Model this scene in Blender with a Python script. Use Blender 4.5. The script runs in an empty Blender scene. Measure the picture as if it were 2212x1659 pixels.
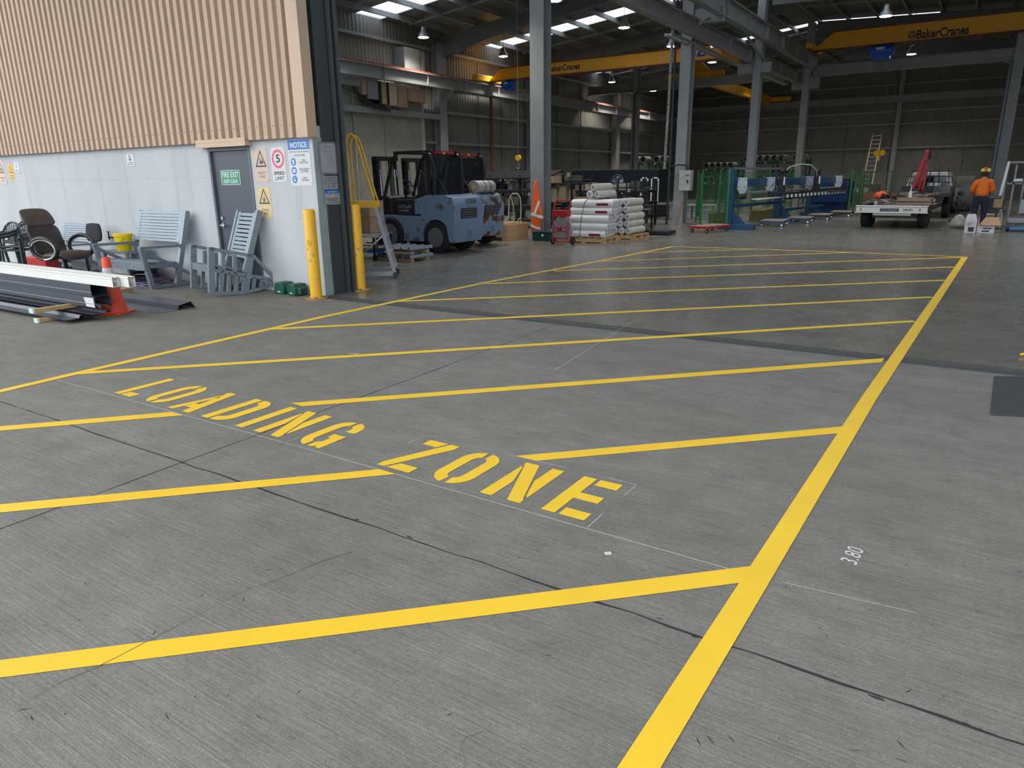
import bpy, math, random
from mathutils import Vector, Matrix
random.seed(7)
SC=bpy.context.scene; COL=SC.collection
# ---------------------------------------------------------------- camera, sky, exposure
W,H=2212,1659
FPX,PIT,ROL,YAW=1525.80,0.283247,-0.013566,-0.5793388
EYE=Vector((0,0,1.65))
FW=Vector((math.sin(YAW)*math.cos(PIT),math.cos(YAW)*math.cos(PIT),-math.sin(PIT)))
_r=Vector((math.cos(YAW),-math.sin(YAW),0)); _u=_r.cross(FW)
RT=_r*math.cos(ROL)+_u*math.sin(ROL); UP=-_r*math.sin(ROL)+_u*math.cos(ROL)
cd=bpy.data.cameras.new('camera'); cam=bpy.data.objects.new('camera',cd); COL.objects.link(cam)
cd.sensor_fit='HORIZONTAL'; cd.sensor_width=36; cd.lens=36*FPX/W; cd.clip_end=400; cd.clip_start=.05
m=Matrix((RT,UP,-FW)).transposed().to_4x4(); m.translation=EYE; cam.matrix_world=m
SC.camera=cam
SC.view_settings.view_transform='Standard'; SC.view_settings.look='None'
SC.view_settings.gamma=1; SC.view_settings.use_curve_mapping=False; SC.view_settings.exposure=0.75
wd=bpy.data.worlds.new('sky'); SC.world=wd; wd.use_nodes=True
nt=wd.node_tree; bg=nt.nodes['Background']
tc=nt.nodes.new('ShaderNodeTexCoord'); sx=nt.nodes.new('ShaderNodeSeparateXYZ'); cr=nt.nodes.new('ShaderNodeValToRGB')
nt.links.new(tc.outputs['Generated'],sx.inputs[0]); nt.links.new(sx.outputs['Z'],cr.inputs[0]); nt.links.new(cr.outputs[0],bg.inputs[0])
cr.color_ramp.elements[0].color=(.80,.86,.95,1); cr.color_ramp.elements[1].color=(.93,.97,1.0,1); cr.color_ramp.elements[0].position=.0
bg.inputs[1].default_value=1.25
def light(name,kind,loc,energy,color=(1,1,1),rot=None,**k):
    l=bpy.data.lights.new(name,kind); l.energy=energy; l.color=color
    for a,b in k.items(): setattr(l,a,b)
    o=bpy.data.objects.new(name,l); COL.objects.link(o); o.location=loc
    if rot: o.rotation_euler=rot
    return o
sun=light('hazy_sun','SUN',(-10,-10,12),.9,(1,.97,.92),angle=math.radians(50))
sun.rotation_euler=Vector((.62,.66,-.50)).to_track_quat('-Z','Y').to_euler()
# a picture point carried onto the floor / an upright plane of the place
def ray(px,py): return FW+RT*((px-W/2)/FPX)+UP*((H/2-py)/FPX)
def fl(px,py,z=0): d=ray(px,py); return EYE+d*((z-EYE.z)/d.z)
def onY(px,py,Y): d=ray(px,py); return EYE+d*(Y/d.y)
def onX(px,py,X): d=ray(px,py); return EYE+d*(X/d.x)
# ---------------------------------------------------------------- materials
MATS={}
def mat(name,col,rough=.6,metal=0,var=.12,scale=3,bump=0,bscale=40,spec=.5,col2=None,thr=None,alpha=1,trans=0,emit=0,stretch=None,detail=5):
    if name in MATS: return MATS[name]
    m=bpy.data.materials.new(name); m.use_nodes=True; n=m.node_tree; b=n.nodes['Principled BSDF']
    b.inputs['Roughness'].default_value=rough; b.inputs['Metallic'].default_value=metal
    b.inputs['Specular IOR Level'].default_value=spec
    if alpha<1: b.inputs['Alpha'].default_value=alpha
    if trans: b.inputs['Transmission Weight'].default_value=trans
    if emit: b.inputs['Emission Color'].default_value=(*col,1); b.inputs['Emission Strength'].default_value=emit
    t=n.nodes.new('ShaderNodeTexCoord'); mp=n.nodes.new('ShaderNodeMapping'); n.links.new(t.outputs['Object'],mp.inputs[0])
    if stretch: mp.inputs['Scale'].default_value=stretch
    nz=n.nodes.new('ShaderNodeTexNoise'); nz.inputs['Scale'].default_value=scale; nz.inputs['Detail'].default_value=detail; nz.inputs['Roughness'].default_value=.6
    n.links.new(mp.outputs[0],nz.inputs['Vector'])
    r=n.nodes.new('ShaderNodeValToRGB'); n.links.new(nz.outputs['Fac'],r.inputs[0]); n.links.new(r.outputs[0],b.inputs['Base Color'])
    e=r.color_ramp.elements
    if col2:
        a,c=thr or (.45,.6); e[0].position=a; e[1].position=c; e[0].color=(*col,1); e[1].color=(*col2,1)
    else:
        e[0].position=.3; e[1].position=.7
        e[0].color=(*[min(1,c*(1-var)) for c in col],1); e[1].color=(*[min(1,c*(1+var)) for c in col],1)
    if bump:
        bn=n.nodes.new('ShaderNodeTexNoise'); bn.inputs['Scale'].default_value=bscale; bn.inputs['Detail'].default_value=3
        n.links.new(mp.outputs[0],bn.inputs['Vector'])
        bp=n.nodes.new('ShaderNodeBump'); bp.inputs['Strength'].default_value=bump; bp.inputs['Distance'].default_value=.01
        n.links.new(bn.outputs['Fac'],bp.inputs['Height']); n.links.new(bp.outputs[0],b.inputs['Normal'])
    MATS[name]=m; return m
def concrete(name,cols,rough,broom,spec=.5,wear=0):
    m=bpy.data.materials.new(name); m.use_nodes=True; n=m.node_tree; N=n.nodes.new; L=n.links.new; b=n.nodes['Principled BSDF']
    b.inputs['Specular IOR Level'].default_value=spec
    t=N('ShaderNodeTexCoord')
    def noise(sc,st=(1,1,1),det=6,ro=.6,dist=0):
        mp=N('ShaderNodeMapping'); mp.inputs['Scale'].default_value=st; L(t.outputs['Object'],mp.inputs[0])
        z=N('ShaderNodeTexNoise'); z.inputs['Scale'].default_value=sc; z.inputs['Detail'].default_value=det; z.inputs['Roughness'].default_value=ro; z.inputs['Distortion'].default_value=dist
        L(mp.outputs[0],z.inputs['Vector']); return z.outputs['Fac']
    def ramp(src,p0,c0,p1,c1):
        r=N('ShaderNodeValToRGB'); L(src,r.inputs[0]); e=r.color_ramp.elements
        e[0].position=p0;e[0].color=c0;e[1].position=p1;e[1].color=c1; return r.outputs[0]
    def mix(a,bb,f,mode='MULTIPLY'):
        x=N('ShaderNodeMix'); x.data_type='RGBA'; x.blend_type=mode; x.inputs[0].default_value=f if not hasattr(f,'links') else 1
        if hasattr(f,'links'): L(f,x.inputs[0])
        L(a,x.inputs[6]); L(bb,x.inputs[7]); return x.outputs[2]
    g=lambda v:(v,v,v,1)
    c=ramp(noise(.45,(1,1.6,1),5),.3,(*cols[0],1),.72,(*cols[1],1))
    c=mix(c,ramp(noise(3.2,(1,1.5,1),8,.7),.3,g(.82),.7,g(1.14)),1)
    c=mix(c,ramp(noise(110,(.025,1,1),2,.6),.3,g(1-.17*cols[2]),.7,g(1+.15*cols[2])),1)          # broom streaks
    c=mix(c,ramp(noise(75,(.5,1,1),5,.75),.3,g(1-.2*cols[2]),.7,g(1+.2*cols[2])),1)
    c=mix(c,ramp(noise(260,(.5,1,1),2,.6),.35,g(.8),.65,g(1.18)),1)
    c=mix(c,ramp(noise(1.1,(1,1,1),9,.75,1.5),.24,g(.62),.36,g(1.0)),1)   # dark patches
    c=mix(c,ramp(noise(9,(1,1,1),4,.8,.8),.20,g(.45),.27,g(1.0)),1)       # small marks
    c=mix(c,ramp(noise(.9,(1,.6,1),6,.7),.62,(1,1,1,1),.75,(1.04,.98,.86,1)),1)
    L(c,b.inputs['Base Color'])
    rr=N('ShaderNodeMapRange'); L(noise(1.6,(1,2,1),7,.7),rr.inputs[0]); rr.inputs[1].default_value=.3; rr.inputs[2].default_value=.7
    rr.inputs[3].default_value=rough[0]; rr.inputs[4].default_value=rough[1]; L(rr.outputs[0],b.inputs['Roughness'])
    if broom:
        bp=N('ShaderNodeBump'); bp.inputs['Strength'].default_value=broom; bp.inputs['Distance'].default_value=.004
        L(noise(120,(.025,1,1),2,.6),bp.inputs['Height']); L(bp.outputs[0],b.inputs['Normal'])
    MATS[name]=m; return m
# ---------------------------------------------------------------- mesh helpers
class G:
    def __init__(s,M=None): s.v=[];s.f=[];s.M=M;s.mi=[];s.cur=0
    def add(s,vs,fs):
        k=len(s.v); s.v+=[tuple(s.M@Vector(p)) if s.M else tuple(p) for p in vs]
        s.f+=[tuple(k+i for i in f) for f in fs]; s.mi+=[s.cur]*len(fs); return s
    def hexa(s,p): return s.add(p,[(0,3,2,1),(4,5,6,7),(0,1,5,4),(1,2,6,5),(2,3,7,6),(3,0,4,7)])
    def box(s,x0,x1,y0,y1,z0,z1): return s.hexa([(x0,y0,z0),(x1,y0,z0),(x1,y1,z0),(x0,y1,z0),(x0,y0,z1),(x1,y0,z1),(x1,y1,z1),(x0,y1,z1)])
    def bar(s,a,b,w,h=None,up=(0,0,1)):
        h=h or w; a=Vector(a);b=Vector(b);d=(b-a).normalized();u=Vector(up)
        if abs(d.dot(u))>.98: u=Vector((0,1,0)) if abs(d.y)<.9 else Vector((1,0,0))
        r=d.cross(u).normalized(); u=r.cross(d)
        o=[-r*w/2-u*h/2,r*w/2-u*h/2,r*w/2+u*h/2,-r*w/2+u*h/2]
        return s.hexa([a+q for q in o]+[b+q for q in o])
    def ring(s,pts,rad,n=8,closed=False,caps=True):
        P=[Vector(p) for p in pts]; R=rad if isinstance(rad,(list,tuple)) else [rad]*len(P); k=len(P); vs=[];u=None
        for i,p in enumerate(P):
            a=P[i-1] if (i or closed) else p; c=P[(i+1)%k] if (i<k-1 or closed) else p
            d=(c-a).normalized()
            if u is None: u=Vector((0,0,1)) if abs(d.z)<.9 else Vector((1,0,0))
            r=d.cross(u).normalized(); u=r.cross(d).normalized()
            vs+=[p+(r*math.cos(t)+u*math.sin(t))*R[i] for t in [2*math.pi*j/n for j in range(n)]]
        fs=[]
        for i in range(k if closed else k-1):
            a=i*n;b=((i+1)%k)*n
            fs+=[(a+j,a+(j+1)%n,b+(j+1)%n,b+j) for j in range(n)]
        if not closed and caps: fs+=[tuple(range(n-1,-1,-1)),tuple((k-1)*n+j for j in range(n))]
        return s.add(vs,fs)
    def cyl(s,a,b,r,r2=None,n=16): return s.ring([a,b],[r,r if r2 is None else r2],n)
    def prism(s,poly,fn,d0,d1):
        n=len(poly); vs=[fn(u,v,d0) for u,v in poly]+[fn(u,v,d1) for u,v in poly]
        return s.add(vs,[tuple(range(n-1,-1,-1)),tuple(range(n,2*n))]+[(i,(i+1)%n,n+(i+1)%n,n+i) for i in range(n)])
    def lathe(s,prof,c=(0,0,0),n=20,ax='z',caps=True):
        vs=[];k=len(prof)
        for r,z in prof:
            for j in range(n):
                t=2*math.pi*j/n; x,y=r*math.cos(t),r*math.sin(t)
                q=(x,y,z) if ax=='z' else ((z,x,y) if ax=='x' else (x,z,y)); vs.append((c[0]+q[0],c[1]+q[1],c[2]+q[2]))
        fs=[(i*n+j,i*n+(j+1)%n,(i+1)*n+(j+1)%n,(i+1)*n+j) for i in range(k-1) for j in range(n)]
        if caps and prof[0]!=prof[-1]: fs+=[tuple(range(n-1,-1,-1)),tuple((k-1)*n+j for j in range(n))]
        return s.add(vs,fs)
    def sheet(s,a,b,up,prof,th=0):
        """profile (t along a->b, offset along normal) swept along up; a..b start, up vector"""
        a=Vector(a);b=Vector(b);up=Vector(up);d=(b-a).normalized();nrm=d.cross(up.normalized())
        vs=[];n=len(prof)
        for t,o in prof: p=a+d*t+nrm*o; vs.append(p)
        vs+=[p+up for p in vs[:n]]
        fs=[(i,i+1,n+i+1,n+i) for i in range(n-1)]
        if th:
            k=len(vs); vs+=[Vector(p)-nrm*th for p in vs]
            fs+=[(k+i+1,k+i,k+n+i,k+n+i+1) for i in range(n-1)]
            fs+=[(i,k+i,k+i+1,i+1) for i in range(n-1)]+[(n+i+1,k+n+i+1,k+n+i,n+i) for i in range(n-1)]+[(0,n,k+n,k),(n-1,k+n-1,k+2*n-1,2*n-1)]
        return s.add(vs,fs)
    def ibeam(s,a,b,d,w,tf=.02,tw=.014,up=(0,0,1)):
        a=Vector(a);b=Vector(b);dr=(b-a).normalized();u=Vector(up);r=dr.cross(u).normalized();u=r.cross(dr)
        for k in (1,-1): s.bar(a+u*k*(d-tf)/2,b+u*k*(d-tf)/2,w,tf,up)
        return s.bar(a,b,tw,d-2*tf,up)
    def o(s,name,mt,parent=None,smooth=False,bevel=0,sub=0,seg=2):
        me=bpy.data.meshes.new(name); me.from_pydata(s.v,[],s.f)
        ms=mt if isinstance(mt,(list,tuple)) else [mt]
        for x in ms: me.materials.append(x)
        if len(ms)>1:
            for p,i in zip(me.polygons,s.mi): p.material_index=i
        import bmesh
        b=bmesh.new(); b.from_mesh(me); bmesh.ops.recalc_face_normals(b,faces=b.faces); b.to_mesh(me); b.free()
        if smooth:
            for p in me.polygons: p.use_smooth=True
            me.set_sharp_from_angle(angle=math.radians(smooth if smooth is not True else 40))
        ob=bpy.data.objects.new(name,me); COL.objects.link(ob)
        if parent: ob.parent=parent
        if bevel:
            q=ob.modifiers.new('bevel','BEVEL'); q.width=bevel; q.segments=seg; q.limit_method='ANGLE'
        if sub:
            q=ob.modifiers.new('sub','SUBSURF'); q.levels=sub; q.render_levels=sub
        return ob
def tag(o,label,cat,group=None,kind=None):
    if label: o['label']=label
    if cat: o['category']=cat
    if group: o['group']=group
    if kind: o['kind']=kind
    return o
def T(name,label,cat,loc=(0,0,0),rz=0,group=None,kind=None):
    o=bpy.data.objects.new(name,None); COL.objects.link(o); o.location=loc; o.rotation_euler=(0,0,rz); o.empty_display_size=.1
    return tag(o,label,cat,group,kind)
def S(g,name,mt,parent=None,**k):
    o=g.o(name,mt,parent,**k)
    if not parent: o['kind']='structure'
    return o
def copy_tree(o,loc,rz,label=None,group=None,parent=None):
    c=o.copy(); COL.objects.link(c)
    if parent: c.parent=parent
    else:
        c.location=loc; c.rotation_euler=(0,0,rz)
        if label: c['label']=label
        if group: c['group']=group
    for ch in list(o.children): copy_tree(ch,None,None,parent=c)
    return c
def lerp(a,b,t): return a+(b-a)*t
def text_g(s,o,r,u,w,h,ext=.0008,off=0):
    """lettering fitted into a w x h box whose lower left corner is o, r right, u up"""
    cu=bpy.data.curves.new('t','FONT'); cu.body=s; cu.size=1; cu.offset=off; cu.resolution_u=3; cu.align_x='CENTER'; cu.space_line=.85
    ob=bpy.data.objects.new('t',cu); COL.objects.link(ob); bpy.context.view_layer.update()
    me=bpy.data.meshes.new_from_object(ob.evaluated_get(bpy.context.evaluated_depsgraph_get()))
    COL.objects.unlink(ob); bpy.data.objects.remove(ob)
    vs=[v.co.copy() for v in me.vertices]; fs=[tuple(p.vertices) for p in me.polygons]; bpy.data.meshes.remove(me)
    x0=min(v.x for v in vs);x1=max(v.x for v in vs);y0=min(v.y for v in vs);y1=max(v.y for v in vs)
    o=Vector(o);r=Vector(r);u=Vector(u);nn=r.cross(u)
    k=G(); k.add([o+r*((v.x-x0)/(x1-x0)*w)+u*((v.y-y0)/(y1-y0)*h)+nn*ext for v in vs],fs); return k
g0=lambda v:(v,v,v)
STEEL=mat('grey_steel_paint',(.27,.28,.28),.5,0,.1,2)
STEELD=mat('dark_steel_paint',(.16,.17,.17),.5,0,.1,2)
GALV=mat('galvanised_steel',(.22,.27,.31),.45,.35,.25,55,detail=2)
YEL=mat('yellow_line_paint',(.88,.565,.03),.5,0,.05,2.5,bump=.05,bscale=90)
SAFE=mat('yellow_gloss_paint',(.86,.47,.012),.4,0,.1,6)
BLK=mat('black_plastic',(.018,.018,.02),.45,0,.2,5)
WHT=mat('white_enamel',(.80,.81,.82),.4,0,.03,5)
RUB=mat('black_rubber',(.015,.015,.016),.8,0,.2,12)
CARD=mat('brown_cardboard',(.42,.27,.15),.8,0,.12,5)
WOOD=mat('pale_timber',(.48,.31,.15),.7,0,.22,7,stretch=(1,6,6))
CHR=mat('bright_steel',(.62,.63,.64),.25,.9,.08,10)
GRN=mat('machine_green',(.06,.33,.09),.5,0,.12,5)
BLUE=mat('machine_blue',(.012,.09,.22),.45,0,.15,4)
RED=mat('red_paint',(.42,.018,.02),.4,0,.15,6)
CRANEY=mat('crane_yellow',(.80,.38,.012),.45,0,.05,2)
# ================================================================ THE SETTING
YF,XC=7.29,-8.08           # front wall face, edge of the roller door opening
XL,YB,XR,YG=-20.9,57.0,-8.2,40.0
APR=concrete('broomed_concrete',((.168,.162,.146),(.222,.215,.196),1),(.62,.8),.5,.35)
INT=concrete('polished_concrete',((.150,.144,.125),(.205,.197,.175),.45),(.20,.32),.0,.5)
S(G().box(-60,45,-40,YF+.02,-.3,0),'ground_apron',APR)
S(G().box(XL-.3,22,YF+.02,YB+.4,-.3,0),'floor',INT)
DARKJ=mat('dark_joint_filler',(.028,.028,.03),.8,0,.25,30)
STRIPE=mat('dark_threshold',(.07,.07,.072),.7,0,.25,20)
def strip_pts(pts,w,z=.0012,g=None,jit=0):
    g=g or G(); P=[Vector(p) for p in pts]
    if jit:
        Q=[]
        for a,b in zip(P[:-1],P[1:]):
            n=max(1,int((b-a).length/.15)); Q+=[a.lerp(b,i/n) for i in range(n)]
        P=Q+[P[-1]]
        P=[p+Vector((random.uniform(-jit,jit),random.uniform(-jit,jit),0)) for p in P]
    vs=[]
    for i,p in enumerate(P):
        d=(P[min(i+1,len(P)-1)]-P[max(i-1,0)]); d.z=0; d.normalize(); n=Vector((-d.y,d.x,0)); ww=w*(random.uniform(.5,1.5) if jit else 1)
        vs+=[(p.x+n.x*ww/2,p.y+n.y*ww/2,z),(p.x-n.x*ww/2,p.y-n.y*ww/2,z)]
    g.add(vs,[(2*i,2*i+1,2*i+3,2*i+2) for i in range(len(P)-1)]); return g
a,b=fl(0,867),fl(2212,1609); d=(b-a).normalized()
S(strip_pts([a-d*6,b+d*4],.011,.0005,jit=.006),'trim_1',DARKJ)
a,b=fl(0,1143),fl(1196,702)
S(strip_pts([a-(b-a).normalized()*3,a,fl(391,999.6),fl(941,799),b],.010,.0005,jit=.005),'trim_2',DARKJ)
S(G().add([(XC-.1,7.10,.0008),(22,7.10,.0008),(22,7.36,.0008),(XC-.1,7.36,.0008)],[(0,1,2,3)]),'trim_3',STRIPE)
S(G().add([(XC-.1,7.17,.0012),(22,7.17,.0012),(22,7.185,.0012),(XC-.1,7.185,.0012)],[(0,1,2,3)]),'trim_4',DARKJ)
a=fl(900,548); b=fl(1125,524)
S(strip_pts([a-(b-a)*1.5,b+(b-a)*1.],.015,.0006,jit=.003),'trim_5',DARKJ)
# --- yellow zone lines
def pquad(label,pts,group=None,z=.0022,ext=0):
    P=[fl(*p) for p in pts]
    if ext:
        d=(P[0]-P[1]).normalized(); P[0]+=d*ext; d=(P[3]-P[2]).normalized(); P[3]+=d*ext
    g=G().add([(p.x,p.y,z) for p in P],[(0,1,2,3)])
    return tag(g.o('painted_line',YEL),label,'painted line',group)
def pline(label,a,b,w=.1,group=None,z=.0022):
    A,B=fl(*a),fl(*b)
    return tag(strip_pts([A,B],w,z).o('painted_line',YEL),label,'painted line',group)
GL='painted hatch lines of the loading zone'
pquad('broad yellow hatch line nearest the camera running off the left edge',[(0,1426.8),(1621,1223.5),(1597,1260),(0,1464.8)],GL,ext=1.5)
pquad('yellow hatch line at left ending below the letter Z',[(0,1043*.3165+760),(819,1014),(856,1024.5),(0,1108)],GL,ext=1.5)
pquad('short yellow hatch line at left ending below the letter A',[(0,921.4),(370,890.3),(396.2,897.6),(0,931)],GL,ext=1.5)
pquad('yellow hatch line starting above the letter N of LOADING',[(628.6,871.1),(1910,774),(1905,783),(653,878)],GL)
pquad('yellow hatch line starting above the letters NE of ZONE',[(1113.3,985.6),(1822,921.5),(1812,936.5),(1159.2,996.3)],GL)
pline('long yellow hatch line starting beside the letter L',(172.5,806),(1976,694),.1,GL)
pline('yellow hatch line crossing the dark threshold strip midway',(575,711.5),(2013,642),.1,GL)
pline('yellow hatch line just inside the door, first beyond the threshold',(860,651),(2041,605.5),.1,GL)
pline('yellow hatch line inside the shed, second beyond the threshold',(1050,613),(2062,577),.1,GL)
pline('yellow hatch line inside the shed ending at the far right corner',(1196,585.4),(2085,556),.1,GL)
pline('second-farthest yellow hatch line meeting the far border',(1300,564.5),(1836,545.5),.09,GL)
pline('short farthest yellow hatch line in the far left corner',(1388,546),(1630,538.5),.09,GL)
P=[fl(*p) for p in ((0,845.4),(177,804),(700,684.2),(1052.6,609.8),(1300,563.2),(1452.5,533))]; P.insert(0,P[0]+(P[0]-P[1]).normalized()*2)
tag(strip_pts(P,.1,.0026).o('painted_line',YEL),'yellow left border line of the loading zone, passing beside the bollards','painted line')
tag(strip_pts([fl(1450,532.6),fl(1840,545.4),fl(2090,555.6)],.1,.0026).o('painted_line',YEL),'thin yellow far border line of the loading zone deep inside the shed','painted line')
A,B=fl(1380.5,1659),fl(1631.8,1255.5); A2=A+(A-B).normalized()*1.5
tag(strip_pts([A2,B,fl(1877.2,860),fl(2084.5,555.2)],.105,.0030).o('painted_line',YEL),'wide yellow right border line running from the foreground into the shed','painted line')
# --- lettering
def arc(cx,cy,rx,ry,a0,a1,n=10): return [(cx+rx*math.cos(math.radians(lerp(a0,a1,i/n))),cy+ry*math.sin(math.radians(lerp(a0,a1,i/n)))) for i in range(n+1)]
w_,h_=.255,.49; t_=.082
OL=[arc(.1275,.14,.1275,.14,262,180)+arc(.1275,.35,.1275,.14,180,98)+arc(.1275,.35,.048,.062,105,180)+arc(.1275,.14,.048,.062,180,255)]
OR_=[arc(.1275,.14,.1275,.14,278,360)+arc(.1275,.35,.1275,.14,0,82)+arc(.1275,.35,.048,.062,75,0)+arc(.1275,.14,.048,.062,0,-75)]
LET={
'L':[[(0,0),(t_,0),(t_,.49),(0,.49)],[(.102,0),(.235,0),(.235,.085),(.102,.085)]],
'O':OL+OR_,
'A':[[(0,0),(.075,0),(.135,.36),(.10,.40)],[(.19,0),(.275,0),(.175,.49),(.10,.49),(.082,.455),(.10,.44),(.155,.17),(.105,.17),(.095,.085),(.172,.085)]],
'D':[[(0,0),(t_,0),(t_,.49),(0,.49)],[(.104,0)]+arc(.104+.03,.13,.125,.13,-80,0)+arc(.134,.36,.125,.13,0,80)+[(.104,.49),(.104,.415)]+arc(.12,.34,.05,.07,85,0,5)+arc(.12,.15,.05,.07,0,-85,5)+[(.104,.075)]],
'I':[[(0,0),(t_,0),(t_,.49),(0,.49)]],
'N':[[(0,0),(.078,0),(.078,.22),(.018,.415),(0,.43)],[(.18,0),(.26,0),(.26,.035),(.245,.06),(.09,.49),(0,.49),(0,.46),(.015,.44)],[(.26,.49),(.18,.49),(.18,.28),(.245,.09),(.26,.075)]],
'G':[arc(.1275,.14,.1275,.14,262,180)+arc(.1275,.35,.1275,.14,180,98)+arc(.1275,.35,.048,.062,105,180)+arc(.1275,.14,.048,.062,180,255),
     [(.145,.0),(.18,.0),(.205,.025),(.22,0),(.255,0),(.255,.24),(.142,.24),(.142,.18),(.175,.17),(.175,.10),(.145,.075)],
     arc(.1275,.35,.1275,.14,82,0)+[(.255,.31),(.175,.31),(.175,.36)]+arc(.1275,.35,.048,.062,20,75,4)],
'Z':[[(0,0),(.055,0),(.255,.43),(.255,.49),(.185,.49),(0,.06)],[(.075,0),(.25,0),(.25,.085),(.115,.085)],[(.015,.405),(.13,.405),(.165,.49),(.015,.49)]],
'E':[[(0,0),(t_,0),(t_,.205),(.225,.205),(.225,.285),(t_,.285),(t_,.49),(0,.49)],[(.105,0),(.25,0),(.25,.085),(.105,.085)],[(.105,.405),(.24,.405),(.24,.49),(.105,.49)]]}
def lettering(word,xs,label):
    t=T('painted_lettering',label,'lettering',(xs[0],2.87,0))
    for ch,x in zip(word,xs):
        g=G()
        for poly in LET[ch]: g.add([(x-xs[0]+u,v,.002) for u,v in poly],[tuple(range(len(poly)))])
        g.o('letter',YEL,t)
lettering('LOADING',(-5.79,-5.42,-5.04,-4.62,-4.22,-4.02,-3.62),'yellow stencilled word LOADING painted on the concrete')
lettering('ZONE',(-2.86,-2.49,-2.10,-1.71),'yellow stencilled word ZONE painted on the concrete')
CHALK=mat('white_chalk',(.62,.62,.60),.9,0,.2,40)
def chalk(label,pts,w=.004): return tag(strip_pts([fl(*p) for p in pts],w,.0016).o('chalk_line',CHALK),label,'chalk line','chalk setting-out lines')
chalk('long thin white chalk line under the painted words',[(123.4,821),(700,980.6),(1268.6,1142.5),(1575,1229.5)])
chalk('faint chalk line continuing right of the wide yellow border',[(1690,1258),(1977,1324)],.003)
chalk('chalk corner mark right of the letter E',[(1315,1033),(1375,1048),(1349,1071)])
chalk('short chalk tick below the letter E',[(1302,1110),(1269,1140)])
chalk('chalk dash beside the letter L top',[(380,814),(406,820.5)],.003)
chalk('chalk box corner above the letter Z',[(880,958),(917,942),(957,943)],.003)
chalk('chalk dash above the letters ON of ZONE',[(1090,980),(1228,1012)],.003)
chalk('short chalk mark between the two painted words',[(617,956),(646,944)],.003)
chalk('chalk line slanting across the threshold strip',[(1195,802),(1374,690)],.004)
k=text_g('3.80',fl(1850,1222),(fl(1872,1180)-fl(1850,1222)).normalized(),Vector((-1,.2,0)).normalized(),.16,.07); k.v=[(x,y,.0015) for x,y,z in k.v]
tag(k.o('chalk_writing',CHALK),'small chalk numbers scribbled right of the wide yellow line','chalk writing')
S(G().box(-1.0,.0,0,1,0,.01),'trim_6',RUB).hide_render=True if False else False
P=[fl(2147,815),fl(2300,818),fl(2300,906),fl(2138,897)]
bpy.data.objects.remove(bpy.data.objects['trim_6'])
tag(G().hexa([(p.x,p.y,.0) for p in P]+[(p.x,p.y,.012) for p in P]).o('rubber_mat',mat('mat_rubber',(.045,.047,.05),.75,0,.2,20),bevel=.003),'dark rubber mat lying on the concrete at the right edge','mat')
# --- front wall: concrete base, tan cladding
WALLC=mat('precast_concrete',(.50,.525,.545),.85,0,.07,1.6,bump=.08,bscale=60,stretch=(1.5,1,.22))
dx0,dx1,dz=-10.49,-9.46,2.17
g=G(); g.box(-24,dx0,YF,YF+.16,0,2.4).box(dx1,XC,YF,YF+.16,0,2.4).box(dx0,dx1,YF,YF+.16,dz,2.4)
S(g,'wall_front',WALLC)
TAN=mat('tan_cladding',(.51,.37,.265),.55,0,.05,1.5,stretch=(1,1,.3))
def corr(L,p,crest,slope,d):
    pr=[(0,0)];x=0;val=p-crest-2*slope
    while x<L-p: pr+=[(x+val,0),(x+val+slope,d),(x+val+slope+crest,d),(x+p,0)]; x+=p
    pr.append((L,0)); return pr
g=G().sheet((-24,YF-.05,2.245),(-8.22,YF-.05,2.245),(0,0,6.2),corr(15.78,.178,.084,.014,.050),-.003)
S(g,'wall_front_cladding',TAN)
g=G(); g.box(-8.26,-8.03,YF-.115,YF-.108,2.24,8.45).box(-8.037,-8.03,YF-.108,YF+.06,2.24,8.45); S(g,'trim_7',mat('tan_flashing',(.58,.42,.295),.5,0,.06,2))
g=G()
for i in range(88):
    x=-24+.122+(i)*.178
    for z in (2.42,5.0): g.cyl((x,YF-.098,z),(x,YF-.108,z),.007,n=6)
S(g,'trim_8',mat('dark_screw',(.12,.07,.05),.6,.3))
S(G().box(dx0-.12,dx1+.07,YF-.125,YF,2.175,2.24).box(dx0-.12,dx1+.07,YF-.128,YF-.112,2.235,2.29).box(dx0-.12,dx1+.07,YF-.135,YF-.12,2.17,2.185),'trim_9',MATS['tan_flashing'],bevel=.004)
# dark jamb column and door guide
JAMB=mat('dark_green_grey_paint',(.045,.058,.060),.5,0,.1,1.5)
S(G().box(-8.5,-8.05,YF+.16,7.68,0,8.4),'wall_jamb',JAMB,bevel=.006)
S(G().box(XC-.0,XC+.012,YF,YF+.16,0,2.24),'trim_10',mat('pale_green_flashing',(.30,.36,.36),.5))
S(G().box(-8.4,-8.1,7.68,7.86,0,6).box(-8.1,-8.0,7.70,7.74,0,6).box(-8.1,-8.0,7.80,7.86,0,6).box(-8.12,-8.1,7.72,7.83,0,6),'trim_11',mat('door_guide_steel',(.085,.09,.097),.45,.2,.1,3))
S(G().box(XC-.5,22,YF,YF+.3,6.6,9.1),'wall_header',STEELD)
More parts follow.
